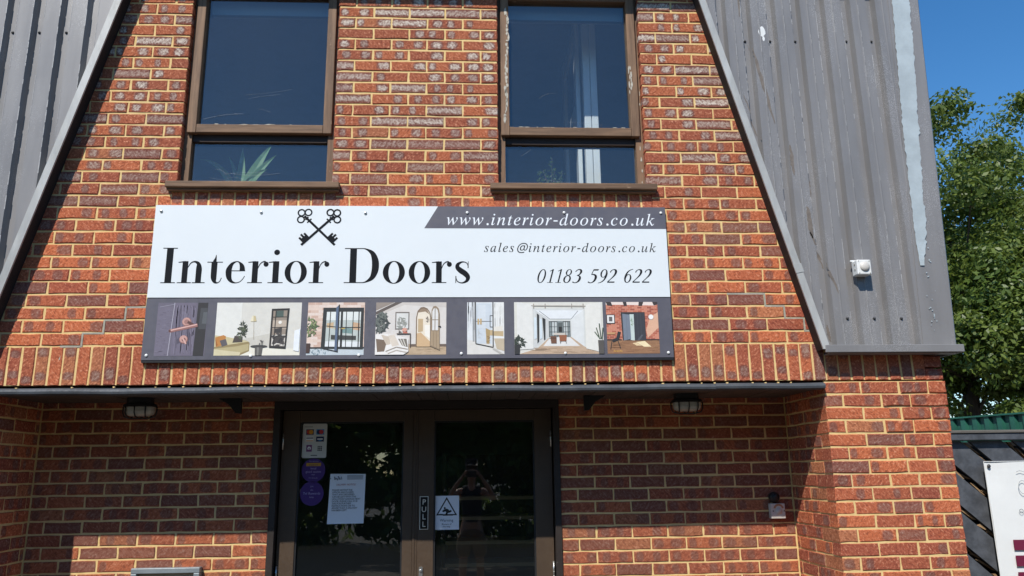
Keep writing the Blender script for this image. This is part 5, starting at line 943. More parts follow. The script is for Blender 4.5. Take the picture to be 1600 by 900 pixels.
picture(1.120, 1.425, ZA, ZB2, [
    ('r', (206, 150, 130), 0, 1, 0, 1), ('bricks', (0, 0, 0), 0, 1, .26, .94, 19, ((178, 96, 72), (196, 112, 84), (162, 84, 64), (206, 130, 104))), ('p', (224, 176, 146), [(.84, .7), (1, .8), (1, .5), (.78, .3), (.76, .45)]),
    ('p', (236, 218, 208), [(0, 1), (1, 1), (.96, .93), (0, .95)]), ('p', (52, 44, 44), [(.0, 1), (.1, 1), (.13, .92), (.03, .93)]), ('p', (52, 44, 44), [(.33, 1), (.40, 1), (.41, .92), (.35, .92)]), ('p', (52, 44, 44), [(.64, 1), (.73, 1), (.70, .92), (.63, .92)]), ('p', (52, 44, 44), [(.9, 1), (1, 1), (1, .95), (.93, .93)]),
    ('p', (152, 110, 78), [(0, 0), (1, 0), (1, .26), (0, .26)]), ('grain', (126, 86, 58), 0, 1, .01, .24, 40, True), ('grain', (184, 138, 98), 0, 1, .01, .24, 24, True), ('r', (40, 32, 30), .74, 1, .25, .275), ('r', (40, 32, 30), 0, .28, .25, .275), ('p', (244, 224, 180), [(.55, .22), (.72, .24), (.84, .13), (.7, .13)]), ('p', (232, 204, 160), [(.48, .2), (.56, .21), (.66, .15), (.56, .15)]),
    ('p', (40, 42, 46), [(.28, .8), (.745, .8), (.75, .25), (.30, .25)]), ('p', (198, 212, 206), [(.45, .76), (.53, .76), (.53, .25), (.45, .26)]), ('leafy', (110, 140, 100), .49, .6, .03, .08, 16), ('p', (118, 128, 142), [(.31, .77), (.45, .75), (.46, .28), (.32, .25)]), ('p', (96, 106, 120), [(.38, .76), (.385, .27), (.39, .27), (.385, .76)]), ('p', (50, 54, 62), [(.53, .78), (.735, .78), (.74, .25), (.535, .25)]), ('l', (70, 74, 82), [(.60, .78), (.60, .25)], .006), ('l', (70, 74, 82), [(.66, .78), (.665, .25)], .006), ('p', (84, 88, 96), [(.57, .25), (.66, .36), (.70, .36), (.62, .25)]),
    ('r', (44, 40, 40), .0, .165, .575, .755), ('r', (232, 230, 226), .015, .15, .59, .74), ('r', (96, 92, 92), .05, .115, .62, .71), ('c', (206, 190, 180), .862, .705, .052), ('c', (246, 244, 240), .862, .705, .044),
    ('l', (34, 36, 42), [(.10, .24), (.20, .28), (.24, .42)], .06), ('l', (34, 36, 42), [(.09, .24), (.06, .08)], .014), ('l', (34, 36, 42), [(.2, .26), (.25, .1)], .014), ('p', (196, 150, 104), [(.0, .41), (.17, .41), (.15, .37), (.0, .37)])])
plain_text('deanta', .019, flat((228, 178, 96)), sign, 1.180, SY-.0034, G-.050, 'picture_lettering', 'CENTER', 1.05)
# ------------------------------------------------------------------ small fittings on the building
def bulkhead(x, y, label):
    t = thing('bulkhead_light', label, 'outdoor lamp', (x, y, G-.263), 'bulkhead lights under the soffit')
    b = MB(); zt = G-.263
    def oval(rx, ry, z): return [(x+rx*math.copysign(abs(math.cos(a))**.7, math.cos(a)), y+ry*math.copysign(abs(math.sin(a))**.7, math.sin(a)), z) for a in [i*math.pi/14 for i in range(28)]]
    def loft(mb, secs):
        r = [oval(*s) for s in secs]
        for i in range(len(r)-1):
            for j in range(28): k = (j+1) % 28; mb.poly([r[i][j], r[i][k], r[i+1][k], r[i+1][j]][::-1])
        mb.poly(r[0]); mb.poly(r[-1][::-1])
    loft(b, [(.074, .050, zt), (.074, .050, zt-.030), (.089, .062, zt-.036), (.093, .066, zt-.050), (.089, .062, zt-.053)]); part('base', b, M['black'], t)
    l = MB(); loft(l, [(.084, .056, zt-.0535), (.084, .056, zt-.078), (.076, .050, zt-.096), (.054, .034, zt-.105)]); part('lens', l, M['lens'], t, True)
    c = MB()
    for u in (-.062, -.004, .054):
        s = math.sqrt(max(.05, 1-(u/.098)**2)); ry = .070*s
        c.tube([(x+u, y-ry, zt-.050), (x+u, y-ry, zt-.086), (x+u*.93, y-ry*.72, zt-.108), (x+u*.9, y-ry*.2, zt-.117), (x+u*.9, y+ry*.2, zt-.117), (x+u*.93, y+ry*.72, zt-.108), (x+u, y+ry, zt-.086), (x+u, y+ry, zt-.050)], .0042, 7)
    c.tube([(x-.098, y, zt-.050), (x-.098, y, zt-.084), (x-.088, y, zt-.108), (x-.05, y, zt-.119), (x+.05, y, zt-.119), (x+.088, y, zt-.108), (x+.098, y, zt-.084), (x+.098, y, zt-.050)], .0042, 7)
    part('wire_cage', c, M['black'], t, True)
bulkhead(-1.622, .30, 'oval caged bulkhead light under the soffit left of the entrance doors')
bulkhead(1.652, .30, 'oval caged bulkhead light under the soffit right of the entrance doors')

t = thing('motion_sensor', 'white square motion sensor box screwed to the grey cladding right of the sign', 'sensor', (2.632, -.083, G+.43))
m = MB(); m.box(2.590, 2.674, -.152, -.0835, G+.380, G+.470, b=.006); part('housing', m, M['white'], t)
m = MB(); m.lathe([(.029, 0), (.029, .004), (.025, .009), (.015, .013), (.005, .0145)], (2.634, -.1515, G+.428), (0,-1,0), 28); part('lens_dome', m, M['offwhite'], t, True)
m = MB()
for z in (.445, .415): m.lathe([(.006, 0), (.006, .002)], (2.5902, -.122, G+z), (-1,0,0), 12)
for x, z in ((2.600, .461), (2.664, .461), (2.600, .389), (2.664, .389)): m.lathe([(.0035, 0), (.0032, .0015)], (x, -.1518, G+z), (0,-1,0), 10)
parts('cable_gland', m, flat((150, 146, 136), .6), t)
m = MB(); m.box(2.582, 2.65, -.094, -.0832, G+.4705, G+.482, b=.003); part('back_bracket', m, M['white'], t)

t = thing('bell_push', 'square stained white bell push box on the shaded brick right of the doors', 'bell push', (2.262, D, G-.975))
m = MB(); m.box(2.218, 2.310, D-.044, D-.001, G-1.022, G-.930, b=.004); part('box', m, M['offwhite'], t)
m = MB(); m.lathe([(.020, 0), (.020, .003), (.014, .005), (.010, .009), (.004, .010)], (2.268, D-.044, G-.976), (0,-1,0), 24); part('button', m, M['offwhite'], t, True)
m = MB(); m.prism([(2.268+r*math.cos(a), G-.966+r*math.sin(a)) for r, a in [(.034, .25+i*.24) for i in range(12)]+[(.022, .25+(11-i)*.24) for i in range(12)]], D-.0448, D-.0435); part('rust_mark', m, M['rust'], t)
m = MB()
for x in (2.232, 2.302): m.lathe([(.004, 0), (.004, .0015)], (x, D-.044, G-.976), (0,-1,0), 10)
parts('screw', m, M['black'], t)
t = thing('key_switch', 'round dark brown dome fitting above the bell push box', 'key switch', (2.258, D, G-.895))
m = MB(); m.lathe([(.033, 0), (.034, .018), (.030, .030), (.024, .036)], (2.256, D-.001, G-.893), (0,-1,0), 28); part('collar', m, M['door_dark'], t, True)
m = MB(); m.lathe([(.0225, .0), (.021, .006), (.012, .011), (.004, .0125)], (2.256, D-.0372, G-.893), (0,-1,0), 24); part('dome', m, M['black'], t, True)

t = thing('letter_box', 'grey metal framed letter box on the brick left of the entrance doors', 'letter box', (-1.489, D, G-1.40))
m = MB(); a, b, z0, z1 = -1.690, -1.288, G-1.60, G-1.248
m.box(a, b, D-.050, D-.001, z1-.030, z1, b=.003); m.box(a, b, D-.050, D-.001, z0, z0+.03, b=.003); m.box(a, a+.034, D-.050, D-.001, z0+.031, z1-.031, b=.003); m.box(b-.034, b, D-.050, D-.001, z0+.031, z1-.031, b=.003)
part('frame', m, M['letter'], t)
m = MB(); m.box(a+.0345, b-.0345, D-.018, D-.0015, z0+.0305, z1-.0305); part('flap', m, M['beige'], t)
m = MB(); m.box(a+.1, b-.1, D-.024, D-.0185, z0+.10, z0+.125, b=.002); part('handle', m, M['letter'], t)

# ------------------------------------------------------------------ papers and stickers on the doors
GY = DY+.0198                               # outer face of the door glass
t = thing('card_sticker', 'white card payment sticker with small coloured symbols in the upper left door glass', 'sticker', (-.665, GY, G-.505))
m = MB(); m.prism([(-.742, G-.606), (-.736, G-.613), (-.594, G-.613), (-.588, G-.606), (-.588, G-.406), (-.594, G-.399), (-.736, G-.399), (-.742, G-.406)], GY-.0012, GY-.0002); part('backing', m, flat((206, 208, 204), .4), t)
m = MB(); mats = [flat(c, .4) for c in ((34, 38, 84), (196, 62, 40), (226, 156, 44), (60, 140, 200), (236, 238, 240), (124, 60, 120), (60, 66, 72), (206, 60, 66))]
def pr(x0, x1, z0, z1, i, y): m.poly([(x0, y, G+z0), (x1, y, G+z0), (x1, y, G+z1), (x0, y, G+z1)], i)
def dc(x, z, r, i, y): m.poly([(x+r*math.cos(a), y, G+z+r*math.sin(a)) for a in [q*math.pi/8 for q in range(16)]], i)
y = GY-.0016
pr(-.720, -.672, -.468, -.434, 0, y); dc(-.703, -.451, .014, 1, y-.0002); dc(-.689, -.451, .014, 2, y-.0004)
pr(-.656, -.606, -.468, -.434, 3, y); dc(-.639, -.451, .014, 0, y-.0002); dc(-.624, -.451, .014, 7, y-.0004)
pr(-.720, -.672, -.512, -.480, 4, y); pr(-.718, -.674, -.492, -.486, 0, y-.0002); pr(-.718, -.674, -.509, -.504, 2, y-.0002)
pr(-.656, -.606, -.512, -.480, 0, y); pr(-.648, -.614, -.500, -.492, 4, y-.0002); pr(-.640, -.622, -.508, -.503, 3, y-.0002)
pr(-.715, -.680, -.574, -.532, 5, y); dc(-.697, -.553, .011, 4, y-.0002); pr(-.700, -.694, -.568, -.55, 5, y-.0004)
for q in range(3):
    for r in range(3): pr(-.644+.010*q, -.6365+.010*q, -.570+.011*r, -.5615+.011*r, 6, y)
pr(-.686, -.645, -.600, -.595, 6, y); pr(-.730, -.68, -.420, -.417, 6, y)
part('card_symbols', m, mats, t)
PUR, LIL = flat((66, 32, 108), .5), flat((176, 160, 196), .5)
def disc_sticker(x, z, label, lines, band):
    t = thing('round_sticker', label, 'sticker', (x, GY, G+z), None)
    m = MB(); m.lathe([(.074, 0), (.074, .0012)], (x, GY-.0002, G+z), (0,-1,0), 40); part('backing', m, PUR, t)
    if band: m = MB(); m.box(x-.046, x+.046, GY-.0022, GY-.0016, G+z+.026, G+z+.046); part('gold_band', m, flat((186, 136, 40), .5), t)
    for s, sz, dz, mt in lines: plain_text(s, sz, mt, t, x, GY-.0026, G+z+dz, 'lettering', 'CENTER', 1.02)
GD = flat((60, 30, 84), .5)
disc_sticker(-.664, -.690, 'round purple sticker with a gold band below the card payment sticker', [('You can now', .011, .053, LIL), ('support', .017, .030, GD), ('local', .019, .006, LIL), ('good causes', .019, -.014, LIL), ('with', .012, -.030, LIL), ('Tvl  Rewards', .010, -.050, LIL)], True)
disc_sticker(-.668, -.832, 'plain round purple rewards sticker, lower of the two purple discs', [('Join', .012, .040, LIL), ('the', .013, .018, LIL), ('Tvl Rewards', .021, -.006, LIL), ('loop', .015, -.026, LIL)], False)

t = thing('paper_notice', 'white sheet of paper with a typed delivery notice taped inside the left door', 'notice', (-.450, GY, G-.866))
m = MB(); m.poly([(-.566, GY-.001, G-1.018), (-.340, GY-.0025, G-1.016), (-.335, GY-.001, G-.716), (-.556, GY-.0012, G-.713)]); m.poly([(-.566, GY-.0004, G-1.018), (-.556, GY-.0006, G-.713), (-.335, GY-.0004, G-.716), (-.340, GY-.0006, G-1.016)]); part('sheet', m, flat((226, 232, 238), .7), t)
IK = flat((52, 54, 60), .6)
plain_text('DELIVERY NOTICE', .0145, flat((150, 60, 70), .6), t, -.456, GY-.004, G-.785, 'heading', 'CENTER', 1.0)
ROWS = ['PLEASE NOTE IF THE', 'OFFICES ARE CLOSED', 'THAT ANY DELIVERIES', 'CAN BE LEFT WITH THE', 'HOLLOWAY GARAGE NEXT', 'DOOR. PLEASE CALL 0118', '3592 FOR FURTHER', 'INSTRUCTIONS OR TO', 'ADVISE THAT A DELIVERY', 'HAS BEEN LEFT.']
plain_text(chr(10).join(ROWS), .0142, IK, t, -.541, GY-.004, G-.818, 'paragraph', 'LEFT', .92, 1.05, .96)
m = MB(); r = random.Random(2)
for q in range(18): x, z = -.512+r.gauss(0, .012), -.741+r.gauss(0, .005); m.poly([(x+.007*math.cos(a)*r.uniform(.4, 1.2), GY-.0040-.00002*q, G+z+.004*math.sin(a)) for a in [i*1.05 for i in range(6)]])
for q in range(4): m.poly([(-.45, GY-.004, G-.727-.007*q), (-.35, GY-.004, G-.727-.007*q), (-.35, GY-.004, G-.724-.007*q), (-.45, GY-.004, G-.724-.007*q)])
part('letterhead', m, flat((130, 134, 142), .6), t)

t = thing('pull_sign', 'tall narrow black PULL plate with white border on the door stile', 'sign', (.037, DY, G-.958))
m = MB(); m.box(.010, .064, DY-.0025, DY-.0004, G-1.058, G-.858, b=.0008); part('plate', m, flat((232, 226, 210), .4), t)
m = MB(); m.box(.0135, .0605, DY-.0034, DY-.0026, G-1.0545, G-.8615); part('panel', m, flat((18, 18, 18), .3), t)
for i, c in enumerate('PULL'): plain_text(c, .046, flat((232, 226, 210), .4), t, .037, DY-.004, G-.908-.0445*i, 'lettering')

WY = GY-.0012
t = thing('warning_sign', 'white warning sticker with a black triangle and falling figure on the right door glass', 'sign', (.178, GY, G-.96))
m = MB(); m.prism([(.101, G-1.063), (.256, G-1.063), (.256, G-.857), (.101, G-.857)], WY, GY-.0002); part('backing', m, flat((226, 229, 234), .4), t)
m = MB(); y = WY-.0005; BK = flat((22, 22, 24), .5)
def tri(s): return [(.178-.066*s, G-.944-.036*(s)+.004), (.178+.066*s, G-.944-.036*s+.004), (.178, G-.944+.075*s+.004)]
o_, i_ = tri(1), tri(.80)
for q in range(3): r = (q+1) % 3; m.poly([(o_[q][0], y, o_[q][1]), (o_[r][0], y, o_[r][1]), (i_[r][0], y, i_[r][1]), (i_[q][0], y, i_[q][1])])
p = Pen(m, .178, G-.944, 1, 1, y-.0002)
p.disc(-.012, .012, .0062); p.stroke([(-.010, .004, .008), (.0, -.008, .009), (.006, -.014, .008)]); p.stroke([(-.008, .002, .005), (-.018, -.006, .004), (-.024, -.002, .004)]); p.stroke([(-.006, .003, .005), (.006, .0, .004), (.012, -.008, .004)])
p.stroke([(.005, -.013, .006), (.018, -.010, .005), (.030, -.004, .005)]); p.stroke([(.005, -.013, .006), (.000, -.022, .005), (-.004, -.031, .005)]); p.rect(-.046, -.022, -.026, -.023); p.rect(-.024, .040, -.034, -.030)
part('triangle', m, BK, t)
plain_text('Warning', .024, BK, t, .178, WY-.0006, G-1.014, 'heading'); plain_text('Beware of\nthe step', .0145, BK, t, .178, WY-.0006, G-1.034, 'lettering', 'CENTER', 1, 1, .95)

# ------------------------------------------------------------------ things seen through the glass
def strap_plant(name, label, x, y, z, leaves):
    t = thing(name, label, 'plant', (x, y, z))
    m = MB(); m.lathe([(.055, 0), (.075, .10), (.082, .105), (.080, .125), (.068, .122)], (x, y, z), (0,0,1), 20); part('pot', m, M['pot'], t, True)
    for tx, tz, bend, wd, dy in leaves:
        l = MB(); n = 10; pts = []
        for i in range(n+1):
            s = i/n; px = x+(tx-x)*s; pz = z+.12+(tz-z-.12)*(s+bend*s*(1-s)*2); py = y+dy*s
            w_ = wd*min(1, (.35+s*2.2))*(1-s**2.2)+.0006
            dx, dz = (tx-x), (tz-z); L_ = math.hypot(dx, dz); nx, nz = -dz/L_, dx/L_
            pts.append(((px-nx*w_, py, pz-nz*w_), (px, py+.006, pz), (px+nx*w_, py, pz+nz*w_)))
        for a, b in zip(pts[:-1], pts[1:]): l.poly([a[0], a[1], b[1], b[0]]); l.poly([a[1], a[2], b[2], b[1]])
        part('leaf', l, M['strap'], t)
    return t
strap_plant('house_plant', 'green strap leaved house plant behind the lower left window pane', -1.16, .38, G+.90,
    [(-1.415, G+1.275, .55, .024, -.03), (-1.17, G+1.39, .0, .034, .04), (-.97, G+1.40, .15, .036, .0), (-.935, G+1.315, .2, .028, -.02), (-.985, G+1.21, .45, .032, -.03), (-1.27, G+1.34, .3, .014, .07), (-1.05, G+1.15, .7, .016, -.05)])
t = thing('house_plant', 'small bushy house plant behind the lower right window pane', 'plant', (.855, .36, G+.93))
m = MB(); m.lathe([(.05, 0), (.066, .09), (.070, .095), (.060, .098)], (.855, .36, G+.93), (0,0,1), 20); part('pot', m, M['pot'], t, True)
m = MB(); l = MB(); r = random.Random(4)
for bx, bz, by in ((.87, 1.31, .36), (.775, 1.19, .34), (.94, 1.21, .38), (.89, 1.24, .40), (.81, 1.23, .38)):
    m.tube([(.86, .36, G+1.02), ((.86+bx)/2, .36, G+(1.03+bz)/2), (bx, by, G+bz)], .0025, 5)
    for q in range(26):
        s = r.uniform(.35, 1.02); c = Vector((.86+(bx-.86)*s+r.gauss(0, .012), .36+(by-.36)*s+r.gauss(0, .012), G+1.02+(bz-1.02)*s+r.gauss(0, .01)))
        a = Vector((r.gauss(0, 1), r.gauss(0, .5), r.gauss(0, .7))).normalized()*r.uniform(.010, .019); b = a.cross(Vector((r.gauss(0, 1), r.gauss(0, 1), r.gauss(0, 1)))).normalized()*a.length*.42
        l.poly([c-a, c+b, c+a, c-b])
part('stem', m, M['bark'], t); part('foliage', l, M['leaf2'], t, kind='stuff')
# white glazed door standing in the upper room behind the right window
t = thing('display_door', 'white glazed internal door standing open behind the right upper window', 'door', (1.16, .46, G-.05))
m = MB(); m.box(1.110, 1.157, .44, .50, G-.04, G+2.50, b=.004); m.box(1.161, 1.206, .44, .50, G-.04, G+2.50, b=.004); parts('frame_post', m, M['gloss_white'], t)
m = MB()
def rail(y0, y1, z0, z1): m.box(1.075, 1.105, y0, y1, z0, z1, b=.003)
rail(.56, .66, G-.04, G+2.5); rail(1.22, 1.32, G-.04, G+2.5)
for z in (-.04, .55, 1.15, 1.75, 2.35): rail(.662, 1.218, G+z, G+z+.09)
q_ = m.islands(); [part('stile', q, M['gloss_white'], t) for q in q_[:2]]; [part('glazing_bar', q, M['gloss_white'], t) for q in q_[2:]]
m = MB(); m.box(1.088, 1.092, .661, 1.219, G+.06, G+2.35); part('glass', m, M['glass'], t)
# open shelves in the entrance hall behind the right door
t = thing('display_shelf', 'dark shelving with pale front edges behind the right door glass', 'shelf', (.56, 2.0, .03))
m = MB(); m.box(.10, .13, 1.85, 2.25, .031, 1.75); m.box(.98, 1.01, 1.85, 2.25, .031, 1.75); m.box(.131, .979, 2.22, 2.25, .031, 1.75); parts('side_panel', m, M['door_dark'], t)
for z in (-.91, -1.06, -1.24, -1.405, -1.6, -1.8):
    m = MB(); m.box(.131, .979, 1.86, 2.215, G+z-.013, G+z+.013); part('shelf_board', m, flat((200, 186, 160), .6), t)
m = MB(); m.box(.76, .86, 1.88, 1.98, G-1.226, G-1.06, b=.01); m.lathe([(.03, 0), (.034, .03), (.02, .05)], (.81, 1.93, G-1.059), (0,0,1), 12); single('shelf_jar', m, M['black'], 'dark jar standing on a shelf behind the right door glass', 'jar', (.81, 1.93, G-1.226))
# ------------------------------------------------------------------ beside the building: fence, banner, green sheeting
def clip_rect(pts, x0, x1, z0, z1):
    for ax, lim, sg in ((0, x0, 1), (0, x1, -1), (1, z0, 1), (1, z1, -1)):
        out = []
        for i in range(len(pts)):
            a, b = pts[i-1], pts[i]; da, db = (a[ax]-lim)*sg, (b[ax]-lim)*sg
            if da*db < 0: t = da/(da-db); out.append((a[0]+(b[0]-a[0])*t, a[1]+(b[1]-a[1])*t))
            if db >= 0: out.append(b)
        pts = out
        if not pts: return []
    return pts
FY = 1.5; fx0, fx1 = 3.35, 6.6
fence = thing('timber_fence', 'black stained timber fence of diagonal boards right of the brick pier', 'fence', (5.0, FY, 0))
r = random.Random(8)
for k in range(-6, 13):
    c = -.715-.295*k; s = r.gauss(0, .012); sl = -.90+r.gauss(0, .02); h = .236
    lo = lambda x: c+sl*(x-4.03)+.018
    pts = [(3.0, G+lo(3.0)), (7.0, G+lo(7.0)), (7.0, G+lo(7.0)+h), (3.0, G+lo(3.0)+h)]
    pts = clip_rect(pts, fx0, fx1, .05, G-.525)
    if len(pts) > 2:
        m = MB(); yy = FY+r.uniform(-.006, .006); m.prism(pts, yy, yy+.022); part('fence_board', m, M['fence'], fence)
m = MB(); m.box(fx0-.05, fx1+.05, FY-.055, FY+.07, G-.522, G-.470, b=.006); part('top_rail', m, M['fence'], fence)
m = MB(); m.box(fx0-.06, fx1+.06, FY-.065, FY+.08, G-.469, G-.446, b=.005); part('capping', m, wood_material('grey_worn_capping', (.17, .155, .135), (.09, .08, .07), None, 1, 0), fence)
for x in (fx0+.05, 5.0, fx1-.05):
    m = MB(); m.box(x-.045, x+.045, FY+.075, FY+.165, 0, G-.53); part('fence_post', m, M['fence'], fence)
m = MB(); m.box(fx0, fx1, FY+.17, FY+.19, .02, G-.53); part('backing_sheet', m, M['black'], fence)
m = MB()
for k in range(-6, 13):
    c = -.715-.295*k
    for q in range(46):
        x = fx0+.07*q+r.uniform(-.02, .02); z = c-.90*(x-4.03)+r.uniform(-.022, .016)
        if .1 < z+G < G-.56 and fx0+.1 < x < fx1-.1:
            L_, t, a = r.uniform(.03, .09), r.uniform(.006, .014), math.atan(-.9)+r.gauss(0, .22); ca, sa = math.cos(a), math.sin(a)
            m.prism([(x+u*ca-v*sa, G+z+u*sa+v*ca) for u, v in ((-L_, -t), (L_*.8, -t*.6), (L_, t*.3), (-L_*.7, t))], FY+.024+r.uniform(0, .02), FY+.06)
part('split_wood', m, M['rawwood'], fence, kind='stuff')

BY = FY-.07
ban = thing('banner', 'white vinyl banner with maroon bars fixed to the black fence', 'banner', (4.85, BY, G-1.4))
m = MB(); nx, nz = 24, 26; bx0, bx1, bz0, bz1 = 4.222, 5.45, -2.05, -.683
def bp(u, v): x = bx0+(bx1-bx0)*u; z = bz0+(bz1-bz0)*v; return (x, BY+.006*math.sin(7*u+3*v)*math.sin(5*v+1)+.008*math.exp(-((u-.03)**2+(v-.97)**2)*60), G+z)
for i in range(nx):
    for j in range(nz): m.poly([bp(i/nx, j/nz), bp((i+1)/nx, j/nz), bp((i+1)/nx, (j+1)/nz), bp(i/nx, (j+1)/nz)])
part('sheet', m, M['banner'], ban, True)
m = MB()
for a in (0, .012): pass
m.tube([(bx0, BY+.003, G+bz0), (bx0, BY+.003, G+bz1), (bx1, BY+.003, G+bz1)], .004, 6); part('hem', m, M['banner'], ban)
m = MB()
for z0, z1 in ((-1.324, -1.251), (-1.437, -1.362), (-1.552, -1.478), (-1.665, -1.592)): m.box(4.348, 5.32, BY-.0135, BY-.012, G+z0, G+z1)
parts('maroon_bar', m, flat((112, 28, 58), .5), ban)
m = MB(); m.lathe([(.014, 0), (.014, .004), (.010, .008), (.004, .0095)], (4.252, BY-.004, G-.716), (0,-1,0), 16); part('fixing_bolt', m, M['screw'], ban, True)
GRY = flat((176, 180, 180), .5)
m = MB(); p = Pen(m, 4.445, G-.93, .16, .16, BY-.0125); p.ring(.27, .35, .22, .32, .19, .285); p.stroke([(.05, 1.05, .03), (.25, 1.1, .03), (.5, 1.0, .03), (.7, .7, .02)]); p.stroke([(.50, .35, .03), (.48, -.05, .03), (.30, -.28, .03)]); part('script_mark', m, GRY, ban)
plain_text('OF', .046, flat((112, 118, 120), .5), ban, 4.428, BY-.0135, G-1.062, 'lettering', 'LEFT', 1.3)
m = MB(); p = Pen(m, 4.50, G-1.20, .085, .085, BY-.0125); p.ring(.45, .5, .42, .5, .32, .40); part('dark_mark', m, flat((58, 60, 66), .5), ban)

gp = thing('green_fence', 'dark green corrugated metal fence beyond the black timber fence', 'fence', (7.2, 5.1, 0))
A, B = Vector((6.1, 8.2, 0)), Vector((8.5, 1.5, 0)); dr = (B-A).normalized(); nrm = Vector((-dr.y, dr.x, 0)); 
if nrm.dot(CAM-A) < 0: nrm = -nrm
LEN = (B-A).length; pit = .172; k = int(LEN/pit)
for s0 in range(0, k, 6):
    m = MB(); pr_ = []
    for q in range(s0, min(k, s0+6)):
        for f, h in ((0, .0), (.30, .0), (.42, .042), (.78, .042), (.90, 0.0)): pr_.append((pit*(q+f), h))
    pr_.append((pit*min(k, s0+6), 0))
    P_ = [A+dr*d+nrm*h for d, h in pr_]
    for a, b in zip(P_[:-1], P_[1:]): m.poly([(a.x, a.y, .05), (b.x, b.y, .05), (b.x, b.y, G-.083), (a.x, a.y, G-.083)])
    part('corrugated_sheet', m, M['green'], gp)
m = MB(); a, b = A+nrm*.02, B+nrm*.02; m.hexa([tuple(a-nrm*.04+Vector((0,0,G-.0825))), tuple(b-nrm*.04+Vector((0,0,G-.0825))), tuple(b+nrm*.04+Vector((0,0,G-.0825))), tuple(a+nrm*.04+Vector((0,0,G-.0825))), tuple(a-nrm*.04+Vector((0,0,G-.062))), tuple(b-nrm*.04+Vector((0,0,G-.062))), tuple(b+nrm*.04+Vector((0,0,G-.062))), tuple(a+nrm*.04+Vector((0,0,G-.062)))]); part('edge_trim', m, M['green'], gp)

# ------------------------------------------------------------------ trees
def make_tree(name, label, cat, loc, crown_c, crown_r, nclump, nleaf, lsize, seed, lm, group=None, low=0.0):
    rs = np.random.RandomState(seed); rr = random.Random(seed)
    t = thing(name, label, cat, loc, group); base = Vector(loc)
    cl = []
    for i in range(nclump):
        while True:
            d = rs.normal(size=3); d /= np.linalg.norm(d); q = rs.rand()**.42
            p = d*q
            if p[2] > -.92+low: break
        wob = 1+.16*math.sin(3.1*d[0]+seed)+.14*math.sin(4.3*d[1]+2*d[2]+seed*2)+.10*rs.randn()
        c = np.array(crown_c)+p*np.array(crown_r)*wob
        cl.append((c, (.40+.80*rs.rand())*crown_r[0]*.20))
    m = MB(); top = base+Vector(crown_c)*.0+Vector((0, 0, crown_c[2]+crown_r[2]*.35))
    h = crown_c[2]+crown_r[2]*.3; r0 = .05*crown_r[2]
    tr = [(loc[0]+.12*math.sin(z*.7+seed), loc[1]+.1*math.cos(z*.9), z) for z in np.linspace(0, h, 9)]
    m.tube(tr, [r0*(1-.75*i/8)+(.06 if i == 0 else 0) for i in range(9)], 10)
    for c, cr in cl[::3]:
        i = rr.randrange(3, 9); s = Vector(tr[i]); e = base+Vector(c); mid = s.lerp(e, .5)+Vector((rr.gauss(0, .2), rr.gauss(0, .2), -.25))
        m.tube([s, s.lerp(mid, .5)+Vector((0,0,.08)), mid, e], [r0*.24, r0*.18, r0*.12, .012], 5, cap=False)
    part('trunk', m, M['bark'], t)
    N = nclump*nleaf
    ci = np.repeat(np.arange(nclump), nleaf); C = np.array([c for c, _ in cl])[ci]; R = np.array([q for _, q in cl])[ci][:, None]
    d = rs.normal(size=(N, 3)); d /= np.linalg.norm(d, axis=1)[:, None]
    P = C+d*R*(rs.rand(N, 1)**.45)*np.array([1.25, 1.25, .8])
    nn = d+rs.normal(size=(N, 3))*.65+np.array([0, 0, .55]); nn /= np.linalg.norm(nn, axis=1)[:, None]
    a = np.cross(nn, rs.normal(size=(N, 3))); a /= np.linalg.norm(a, axis=1)[:, None]; b = np.cross(nn, a)
    L_ = lsize*(.6+.8*rs.rand(N, 1)); 
    V = np.stack([P-a*L_, P+b*L_*.5-a*L_*.1, P+a*L_, P-b*L_*.5+a*L_*.1], 1).reshape(-1, 3)
    me = bpy.data.meshes.new('crown'); me.vertices.add(4*N); me.vertices.foreach_set('co', V.ravel().astype('f'))
    me.loops.add(4*N); me.loops.foreach_set('vertex_index', np.arange(4*N, dtype='i')); me.polygons.add(N); me.polygons.foreach_set('loop_start', np.arange(0, 4*N, 4, dtype='i'))
    me.update(calc_edges=True); me.validate(); me.materials.append(lm); link('crown', me, t)
    return t
make_tree('oak_tree', 'tall leafy green oak tree nearest the grey cladding edge', 'tree', (12.1, 13.5, 0), (0, 0, 5.7), (3.7, 3.6, 4.4), 225, 560, .064, 4, M['leaf'], 'trees beyond the green fence')
make_tree('oak_tree', 'leafy green oak tree at the right end of the trees with a lower top', 'tree', (17.0, 14.5, 0), (0, 0, 6.3), (3.4, 3.4, 4.5), 165, 520, .064, 9, M['leaf'], 'trees beyond the green fence')
hd_ = make_tree('garden_tree', 'low spreading leafy tree behind the mirrored person', 'tree', (0.2, -13.0, 0), (0, 0, 2.9), (3.4, 1.9, 3.7), 150, 210, .115, 21, M['leaf2'], 'trees behind the camera', .0)
for x, y, w_ in ((-4.6, -13.4, 'first tree left of the mirrored person, low and spreading'), (4.9, -13.5, 'first tree right of the mirrored person, low and spreading'), (-9.4, -13.2, 'unseen outer tree on the left, added to block sky light'), (9.6, -13.0, 'unseen outer tree on the right, added to block sky light'), (-14.2, -13.6, 'unseen far left tree, added to block low sky light'), (14.4, -13.4, 'unseen far right tree, added to block low sky light')):
    copy_thing(hd_, (x, y, 0), w_)  # outer copies are unseen, added to keep low sky light off the wall

